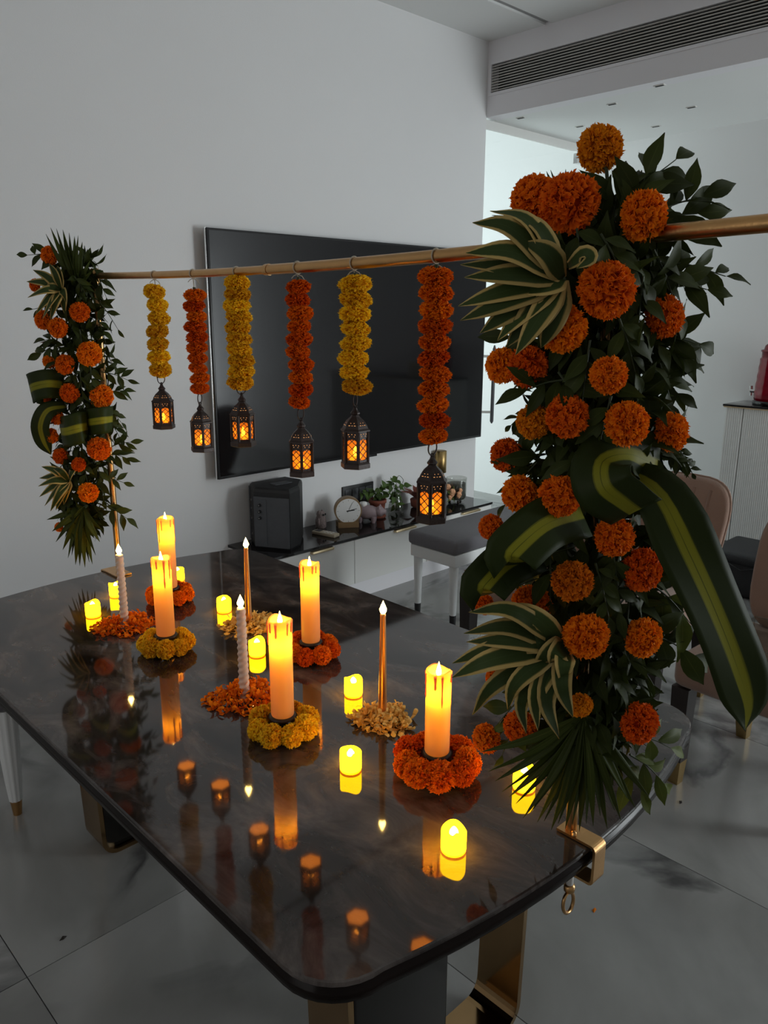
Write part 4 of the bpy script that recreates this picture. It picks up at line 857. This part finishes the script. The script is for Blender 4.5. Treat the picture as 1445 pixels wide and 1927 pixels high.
for k in range(12):
    tk = MB()
    a = k*PI/6; d_ = Vector((math.sin(a), 0, math.cos(a))); q = Vector((d_.z, 0, -d_.x))*0.0007; c_ = Vector((0, -0.0238, 0.092)); tk.add([c_+d_*0.054-q, c_+d_*0.054+q, c_+d_*0.061+q, c_+d_*0.061-q], [(0, 1, 2, 3)]); tk.build('dial_mark', 'ink', fc)

ow = thing('figurine', 'small grey stone owl figurine behind the remote control', 'figurine', (2.615, 3.185, CZ), 0.3)
MB().lathe([(0.026, 0), (0.030, 0.01), (0.031, 0.035), (0.026, 0.055), (0.022, 0.062), (0.024, 0.075), (0.020, 0.088), (0.0001, 0.091)], 16).build('body', 'owl', ow)
for s_ in (-1, 1):
    MB().lathe([(0.008, 0.0), (0.005, 0.010), (0.0001, 0.018)], 8, (s_*0.014, 0, 0.082)).build('ear_tuft', 'owl', ow)
    MB().tube([(s_*0.009, -0.021, 0.074), (s_*0.009, -0.025, 0.074)], 0.006, 10).build('eye', 'ink', ow)
    MB().lathe([(0.003, 0.012), (0.009, 0.02), (0.008, 0.045), (0.001, 0.056)], 8, (s_*0.027, -0.004, 0)).build('wing', 'owl', ow)
rm = thing('remote_control', 'beige remote control lying at the front of the console', 'remote control', (2.535, 3.05, CZ), math.radians(102))
MB().box((-0.075, -0.024, 0.0), (0.075, 0.024, 0.018), bev=0.005).build('case', 'beige_pl', rm)
MB().box((0.028, -0.016, 0.0178), (0.064, 0.016, 0.0188)).build('display', 'blackpl', rm)
for i in range(3):
    for j in (-1, 1): MB().box((-0.05+i*0.022, j*0.009-0.005, 0.0178), (-0.038+i*0.022, j*0.009+0.005, 0.0195), bev=0.001).build('button', 'white_lacq', rm)
pg = thing('pig_planter', 'mauve ceramic pig figurine between the clock and the terracotta pot', 'figurine', (2.875, 3.10, CZ), math.radians(-52))
m = MB(); prof = [(0.0001, -0.062), (0.026, -0.058), (0.038, -0.035), (0.040, 0.0), (0.037, 0.03), (0.029, 0.05), (0.024, 0.058)]
rx = Matrix.Rotation(PI/2, 4, 'Y') ; t_ = MB().lathe(prof, 20); m.add([(z, x*1.0, y+0.056) for x, y, z in t_.v], t_.f, True); m.build('body', 'pig', pg)
t_ = MB().lathe([(0.022, 0.05), (0.029, 0.065), (0.027, 0.085), (0.015, 0.096), (0.012, 0.106), (0.010, 0.108), (0.0001, 0.107)], 16); MB().add([(z, x, y+0.062) for x, y, z in t_.v], t_.f, True).build('head', 'pig', pg)
for s_ in (-1, 1):
    MB().lathe([(0.009, 0), (0.006, 0.012), (0.0001, 0.020)], 8, (0.072, s_*0.019, 0.080)).build('ear', 'pig', pg)
    for x_ in (-0.035, 0.04): MB().lathe([(0.010, 0.0), (0.012, 0.012), (0.014, 0.035)], 10, (x_, s_*0.02, 0)).build('foot', 'pig', pg)
MB().lathe([(0.019, 0.090), (0.023, 0.1), (0.019, 0.112), (0.0001, 0.116)], 14, (-0.02, 0, 0)).build('tissue', 'clock_face', pg)

def vine(parent, path, n, sz, rnd):
    C_ = bez(path, 14); st = MB().tube(C_, 0.0016, 6).build('vine', 'stem', parent)
    for i in range(n):
        p = C_[1+int(i*13/n)]; d_ = Vector((rnd.uniform(-1, 1), rnd.uniform(-1, .5), rnd.uniform(-.7, .6))).normalized()
        inst('leaf', rnd.choice(POTHOS), st, mw=frame(p, d_, Vector((rnd.uniform(-.5, .5), -0.7, 0.8)), sz*rnd.uniform(.75, 1.2)))
rnd5 = random.Random(5)
pt_ = thing('potted_plant', 'terracotta pot with a trailing green pothos on the console', 'plant', (2.985, 3.13, CZ))
MB().lathe([(0.040, 0), (0.046, 0.004), (0.050, 0.010), (0.046, 0.014), (0.036, 0.014), (0.045, 0.085), (0.051, 0.088), (0.052, 0.106), (0.046, 0.107), (0.044, 0.096), (0.0001, 0.094)], 28).build('pot', 'terra', pt_)
MB().lathe([(0.043, 0.094), (0.03, 0.100), (0.0001, 0.102)], 20).build('soil', 'soil', pt_)
for path, n in (([(0, 0, .10), (-.04, -.02, .15), (-.08, -.0, .16), (-.12, .02, .15)], 9), ([(0, 0, .10), (-.02, .01, .16), (-.07, .03, .17), (-.12, .03, .14)], 8), ([(0, 0, .10), (.04, -.03, .14), (.085, -.06, .10), (.09, -.08, .045)], 10), ([(0, 0, .10), (.02, .01, .15), (.06, 0, .16), (.10, -.01, .14)], 8)): vine(pt_, path, n, 0.05, rnd5)
vs_ = thing('glass_vase', 'clear glass vase holding a green pothos cutting on the console', 'vase', (3.135, 3.13, CZ))
MB().lathe([(0.030, 0.0), (0.046, 0.004), (0.049, 0.02), (0.044, 0.05), (0.028, 0.09), (0.024, 0.11), (0.028, 0.13), (0.026, 0.13), (0.022, 0.11), (0.026, 0.09), (0.042, 0.05), (0.046, 0.02), (0.03, 0.006)], 28, caps=False).build('glass', 'jar_glass', vs_)
for path, n in (([(0, 0, .02), (0, 0, .12), (-.04, -.01, .18), (-.08, -.02, .16)], 8), ([(0, 0, .02), (0, 0, .12), (.03, -.01, .17), (.05, -.02, .14)], 8), ([(0, 0, .02), (-.01, 0, .12), (-.02, .02, .20), (.01, .03, .19)], 7)): vine(vs_, path, n, 0.048, rnd5)
MB().tube(bez([(0, 0, .12), (.0, .0, .19), (.03, .01, .215), (.055, 0, .19), (.05, 0, .17)], 14), 0.0016, 6).build('tendril', 'stem', vs_)
p2 = thing('red_potted_plant', 'dark red leafy plant mostly hidden behind the lowest lantern', 'plant', (3.33, 3.13, CZ))
MB().lathe([(0.035, 0), (0.05, 0.01), (0.056, 0.05), (0.050, 0.055), (0.0001, 0.048)], 24).build('bowl', 'terra', p2)
LR = [leaf_mesh('leaf', 'terra', 60+k, 0.45, 0.25) for k in range(2)]
for k in range(14):
    a = k*2.4; inst('leaf', LR[k % 2], p2, mw=frame((0.015*math.cos(a), 0.015*math.sin(a), 0.05), (math.cos(a), math.sin(a), rnd5.uniform(.5, 2.2)), (0, 0, 1), rnd5.uniform(.09, .14)))
jr = thing('glass_jar', 'wide glass jar with a peach flower spray at the right end of the console', 'jar', (3.60, 3.075, CZ))
MB().lathe([(0.03, 0.012), (0.055, 0.014), (0.062, 0.024), (0.063, 0.135), (0.0635, 0.152), (0.060, 0.152), (0.0595, 0.13), (0.059, 0.03), (0.05, 0.02), (0.03, 0.018)], 36, caps=False).build('glass', 'jar_glass', jr)
for k in range(3): a = k*2.1; MB().lathe([(0.007, 0), (0.009, 0.008), (0.007, 0.015)], 10, (0.04*math.cos(a), 0.04*math.sin(a), 0)).build('foot', 'holder', jr)
MB().lathe([(0.0001, 0.021), (0.05, 0.021), (0.0575, 0.03), (0.0575, 0.118), (0.0001, 0.118)], 28).build('filling', plain('grey_pebbles', (0.10, 0.095, 0.085), 0.8, 55, 0.8, 90, rough=0.4), jr)
def rose(parent, p, r):
    m = MB()
    for k in range(16):
        a = k*2.4; q = (k/16)**.7; d_ = Vector((math.cos(a)*q, -0.35-(1-q)*0.6, math.sin(a)*q)); u = d_.orthogonal().normalized(); w_ = d_.cross(u).normalized(); c_ = Vector(p)+Vector((d_.x, d_.y, d_.z))*r*0.5
        m.add([c_-u*r*.35, c_+w_*r*.38+d_*r*.1, c_+u*r*.35, c_-w_*r*.38+d_*r*.1, c_+d_*r*0.35], [(0, 1, 4), (1, 2, 4), (2, 3, 4), (3, 0, 4)])
    m.build('peach_flower', 'peach', parent)
for p, r in (((-0.072, -0.025, 0.075), 0.036), ((-0.045, -0.055, 0.062), 0.030), ((-0.082, 0.0, 0.105), 0.030), ((-0.030, -0.055, 0.085), 0.022), ((-0.085, -0.02, 0.045), 0.024)): rose(jr, p, r)
for k in range(6): a = k*1.3; inst('leaf', LEAF_O[k % 3], jr, mw=frame((-0.07, -0.02, 0.06), (math.cos(a), -0.3, math.sin(a)), (0, -1, .3), 0.06))

# wall fittings above the console
sw = thing('switch_plate', 'black rectangular switch plate on the wall above the clock', 'switch', (2.94, YW, 0.47))
MB().box((-0.118, -0.010, -0.04), (0.118, -0.0005, 0.076), bev=0.002).build('plate', 'blackpl', sw)
for k in range(4): MB().box((-0.10+k*0.052, -0.013, -0.02), (-0.055+k*0.052, -0.009, 0.056), bev=0.001).build('rocker', 'greypl', sw)
sc_ = thing('wall_sconce', 'slim brass cylinder wall light right of the lowest lantern', 'wall light', (3.60, YW, 0.528))
MB().lathe([(0.030, 0.0), (0.036, 0.002), (0.036, 0.137), (0.030, 0.139)], 28, (0, -0.042, 0)).build('cylinder', 'brass', sc_)
MB().box((-0.02, -0.012, 0.03), (0.02, -0.0005, 0.11)).build('wall_plate', 'brass', sc_)

# ------------------------------------------------------------------ bench
bn = thing('bench', 'white bench with a grey cushioned seat in front of the console', 'bench', (2.638, 2.25, 0))
BL, BW = 0.82, 0.31
MB().box((0, 0, 0.405), (BL, BW, 0.475), bev=0.022).build('cushion', 'grey_fabric', bn)
MB().box((0.015, 0.012, 0.345), (BL-0.015, BW-0.012, 0.404), bev=0.004).build('apron', 'white_wood', bn)
for x in (0.042, BL-0.042):
    for y in (0.04, BW-0.04):
        lg = MB().tube([(x, y, 0.35), (x, y, 0.10)], [0.023, 0.0165], 20).build('leg', 'white_wood', bn)
        MB().tube([(x, y, 0.10), (x, y, 0.0)], [0.0165, 0.012], 20).build('leg_tip', 'blackpl', lg)

# ------------------------------------------------------------------ dusty pink dining chairs
def chair(lab, loc, rz, first=None):
    if first is not None:
        c_ = copy_tree(first); tag(c_, lab, 'chair', 'dusty pink dining chairs'); c_.location = loc; c_.rotation_euler = (0, 0, rz); return c_
    c_ = thing('dining_chair', lab, 'chair', loc, rz, 'dusty pink dining chairs')     # front faces -X
    MB().box((-0.25, -0.212, 0.345), (0.23, 0.212, 0.455), bev=0.03).build('seat', 'pink_fabric', c_)
    MB().tube([(-0.225, -0.20, 0.452), (-0.235, 0.0, 0.4535), (-0.225, 0.20, 0.452)], 0.004, 6).build('seat_piping', 'pink_fabric', c_)
    # rounded backrest, reclined
    def bk(y, z): return 0.20+0.16*((z-0.40)/0.5)+0.05*(1-(y/0.21)**2)-0.05
    m = MB(); nn = 40; pts = []
    for k in range(nn):
        a = 2*PI*k/nn; cy, cz = math.copysign(abs(math.cos(a))**0.55, math.cos(a)), math.copysign(abs(math.sin(a))**0.55, math.sin(a)); pts.append((cy*0.195*(1.0+0.05*cz), 0.655+cz*0.215))
    ringz = [(0.0, 1.0, 0), (-0.022, 0.985, 0), (-0.03, 0.93, 0), (-0.034, 0.5, 0), (-0.034, 0.05, 0)]
    def ring(dx, s_): return [(bk(y*s_, 0.655+(z-0.655)*s_)+dx, y*s_, 0.655+(z-0.655)*s_) for y, z in pts]
    seq = [ring(-0.034, .04), ring(-0.034, .5), ring(-0.030, .93), ring(-0.02, .985), ring(0, 1.0), ring(0.02, .985), ring(0.028, .93), ring(0.03, .5), ring(0.03, .04)]
    vs = [q for r_ in seq for q in r_]; m.add(vs, [(k*nn+i, (k+1)*nn+i, (k+1)*nn+(i+1) % nn, k*nn+(i+1) % nn) for k in range(len(seq)-1) for i in range(nn)] + [tuple(range(nn)), tuple(range(9*nn-1, 8*nn-1, -1))], True)
    br = m.build('backrest', 'pink_fabric', c_)
    for y in (-0.105, -0.035, 0.035, 0.105): MB().tube([(bk(y, z)-0.033, y, z) for z in np.linspace(0.48, 0.83, 8)], 0.006, 6).build('channel_seam', 'pink_fabric', br)
    MB().tube([(bk(y*1.0, z), y, z) for y, z in pts], 0.005, 6, closed=True).build('back_piping', 'pink_fabric', br)
    for x, y in ((-0.215, -0.18), (-0.215, 0.18), (0.20, -0.165), (0.20, 0.165)):
        f_ = -1 if x < 0 else 1; dx = 0.04 if f_ > 0 else -0.0
        a, b = 0.029, 0.022
        vs = []
        for hw, z, o_ in ((a, 0.345, 0), (0.023, 0.085, dx*0.75)): vs += [(x+o_-hw, y-hw, z), (x+o_+hw, y-hw, z), (x+o_+hw, y+hw, z), (x+o_-hw, y+hw, z)]
        lg = MB().add(vs, [(0, 3, 2, 1)[::-1], (4, 5, 6, 7)[::-1], (0, 1, 5, 4)[::-1], (1, 2, 6, 5)[::-1], (2, 3, 7, 6)[::-1], (3, 0, 4, 7)[::-1]]).build('leg', 'dark_wood', c_)
        vs = []
        for hw, z, o_ in ((0.0225, 0.085, dx*0.75), (0.0175, 0.0, dx)): vs += [(x+o_-hw, y-hw, z), (x+o_+hw, y-hw, z), (x+o_+hw, y+hw, z), (x+o_-hw, y+hw, z)]
        MB().add(vs, [(0, 3, 2, 1)[::-1], (4, 5, 6, 7)[::-1], (0, 1, 5, 4)[::-1], (1, 2, 6, 5)[::-1], (2, 3, 7, 6)[::-1], (3, 0, 4, 7)[::-1]]).build('leg_tip', 'brass', lg)
    return c_
c1 = chair('dusty pink dining chair beside the grey bench', (2.645, 1.808, 0), 0)
chair('dusty pink dining chair with a rounded back beside the hanging striped leaf', (2.70, 1.365, 0), 0, c1)
chair('dusty pink dining chair with a tray on its seat at the right edge', (2.50, 0.79, 0), math.radians(-3), c1)
# clear tray and yellow cloth flowers on the nearest pink chair
ty = thing('plastic_tray', 'clear plastic tray on the seat of the right edge chair', 'tray', (2.50, 0.775, 0.456))
m = MB(); m.box((-0.14, -0.14, 0), (0.14, 0.14, 0.003)); m.box((-0.14, -0.14, 0.003), (-0.137, 0.14, 0.05)); m.box((0.137, -0.14, 0.003), (0.14, 0.14, 0.05)); m.box((-0.137, -0.14, 0.003), (0.137, -0.137, 0.05)); m.box((-0.137, 0.137, 0.003), (0.137, 0.14, 0.05)); m.build('tray_body', 'jar_glass', ty)
MB().tube([(-0.14, -0.14, .05), (0.14, -0.14, .05), (0.14, 0.14, .05), (-0.14, 0.14, .05)], 0.0025, 6, closed=True).build('tray_rim', 'jar_glass', ty)
cb = thing('foam_block', 'cream foam blocks in the clear tray at the right edge', 'foam', (2.52, 0.735, 0.460))
for x, y, s_ in ((-0.06, 0.0, .05), (0.03, 0.03, .045), (0.0, -0.07, .05), (0.07, -0.04, .04)): MB().box((x-s_/2, y-s_/2, 0), (x+s_/2, y+s_/2, s_*0.8), bev=0.006).build('block', 'cream', cb)

# stool tucked under the far table end
st = thing('stool', 'stool with white fluted gold-tipped legs at the far left under the table', 'stool', (0.655, 2.285, 0))
MB().box((-0.03, -0.03, 0.36), (0.40, 0.30, 0.44), bev=0.02).build('seat', 'grey_fabric', st)
for x in (0.012, 0.36):
    for y in (0.012, 0.26):
        def flut(r, z, a): return r*(1+0.05*math.cos(10*a)), z
        lg = MB().lathe([(0.0185, 0.05), (0.024, 0.12), (0.031, 0.25), (0.034, 0.36)], 40, (x, y, 0), fun=flut).build('leg', 'white_wood', st)
        MB().lathe([(0.0125, 0.0), (0.0155, 0.03), (0.0175, 0.052)], 20, (x, y, 0)).build('leg_tip', 'gold', lg)

# ------------------------------------------------------------------ fluted cabinet and what stands on it
FX = 4.88
cab = thing('fluted_cabinet', 'tall white fluted cabinet with a dark top against the back wall', 'cabinet', (FX, 1.0, 0))
MB().box((0.02, -0.35, 0.0), (XB-FX-0.001, 0.98, 0.10)).build('plinth', 'blackpl', cab)
MB().box((0.012, -0.4, 0.10), (XB-FX-0.001, 1.02, 0.945)).build('carcass', 'white_lacq', cab)
MB().box((-0.012, -0.42, 0.945), (XB-FX-0.001, 1.035, 0.957), bev=0.002).build('top', 'black_glass', cab)
MB().box((-0.010, -0.415, 0.938), (0.0, 1.03, 0.945)).build('top_trim', 'handle_gold', cab)
def fluted(y0, y1):
    n_ = int((y1-y0)/0.012); poly = [(0.012, y0)]
    for k in range(n_):
        y = y0+(y1-y0)*k/n_; w_ = (y1-y0)/n_; poly += [(0.003, y), (0.0, y+w_*0.3), (0.0, y+w_*0.7), (0.003, y+w_)]
    poly += [(0.012, y1)]
    return MB().prism(poly[::-1], 0.105, 0.938)
fluted(0.915, 1.018).build('side_panel', 'white_lacq', cab)
for a, b in ((0.46, 0.909), (0.005, 0.455), (-0.395, 0.0)): fluted(a, b).build('door', 'white_lacq', cab)
zc = 0.957
rd = thing('drink_dispenser', 'red glass drink dispenser with a domed lid on the fluted cabinet', 'dispenser', (5.052, 1.795, zc), 0)
MB().lathe([(0.125, 0.0), (0.13, 0.004), (0.13, 0.02), (0.122, 0.026)], 36).build('base', 'black_lacq', rd)
def rib(r, z, a): return r*(1+0.015*math.cos(16*a)+0.012*math.sin(z*120)), z
MB().lathe([(0.118, 0.026), (0.122, 0.034)]+[(0.124-0.0006*k, 0.034+0.24*k/24) for k in range(25)]+[(0.104, 0.282)], 64, fun=rib).build('jar', 'red', rd)
MB().lathe([(0.106, 0.280), (0.106, 0.315), (0.112, 0.316), (0.112, 0.326), (0.098, 0.328), (0.092, 0.352), (0.070, 0.372), (0.03, 0.383), (0.0001, 0.386)], 40).build('lid', 'red_lid', rd)
tp = MB().tube([(0.0, 0.12, 0.075), (0.0, 0.155, 0.075)], 0.012, 12).build('tap', 'chrome', rd)
MB().tube([(0.0, 0.150, 0.045), (0.0, 0.154, 0.105)], [0.006, 0.01], 10).build('tap_lever', 'chrome', tp)
cr = thing('cream_card', 'cream block leaning by the red dispenser on the cabinet', 'box', (4.893, 1.69, zc), 0)
MB().box((-0.012, -0.07, 0.0), (0.02, 0.085, 0.125), bev=0.008).build('block', 'cream', cr)
MB().box((-0.0135, -0.05, 0.03), (-0.0115, 0.06, 0.09)).build('front_label', 'beige_pl', cr)
bg_ = thing('storage_bag', 'black storage bag on the floor in front of the fluted cabinet', 'bag', (4.38, 1.45, 0), 0)
MB().box((-0.20, -0.42, 0.0), (0.20, 0.30, 0.23), bev=0.04).build('body', 'bag', bg_)
MB().box((-0.205, -0.425, 0.17), (0.205, 0.305, 0.24), bev=0.03).build('flap', 'bag', bg_)
MB().tube([(-0.212, 0.22, 0.205), (-0.216, 0.10, 0.16), (-0.212, -0.05, 0.21)], 0.004, 6).build('strap', 'bag', bg_)
for y in (0.2, -0.1): MB().box((-0.214, y, 0.14), (-0.204, y+0.03, 0.155), bev=0.002).build('buckle', 'chrome', bg_)
# crumbs on the floor
for px, py, lab in ((118, 1766, 'dark fleck on the floor left of the table'), (1280, 1510, 'dark leaf fleck on the floor near the lower olive leaves')):
    p = onz(px, py, 0.0); m = MB(); m.add([(-.010, -.003, .0005), (.0, -.006, .001), (.011, 0, .0005), (.002, .005, .003), (0, 0, 0.0045)], [(0, 1, 4), (1, 2, 4), (2, 3, 4), (3, 0, 4), (0, 3, 2, 1)])
    tag(m.build('floor_fleck', 'soil', None, p), lab, 'debris')
p = onz(1118, 1714, 0); tag(MB().add([(-.008, -.004, .0005), (.008, -.002, .0005), (.010, .004, .002), (-.004, .004, .002), (0, 0, .004)], [(0, 1, 4), (1, 2, 4), (2, 3, 4), (3, 0, 4), (0, 3, 2, 1)]).build('fallen_petal', 'amber_fl', None, p), 'single fallen amber petal on the floor below the clamp', 'petal')
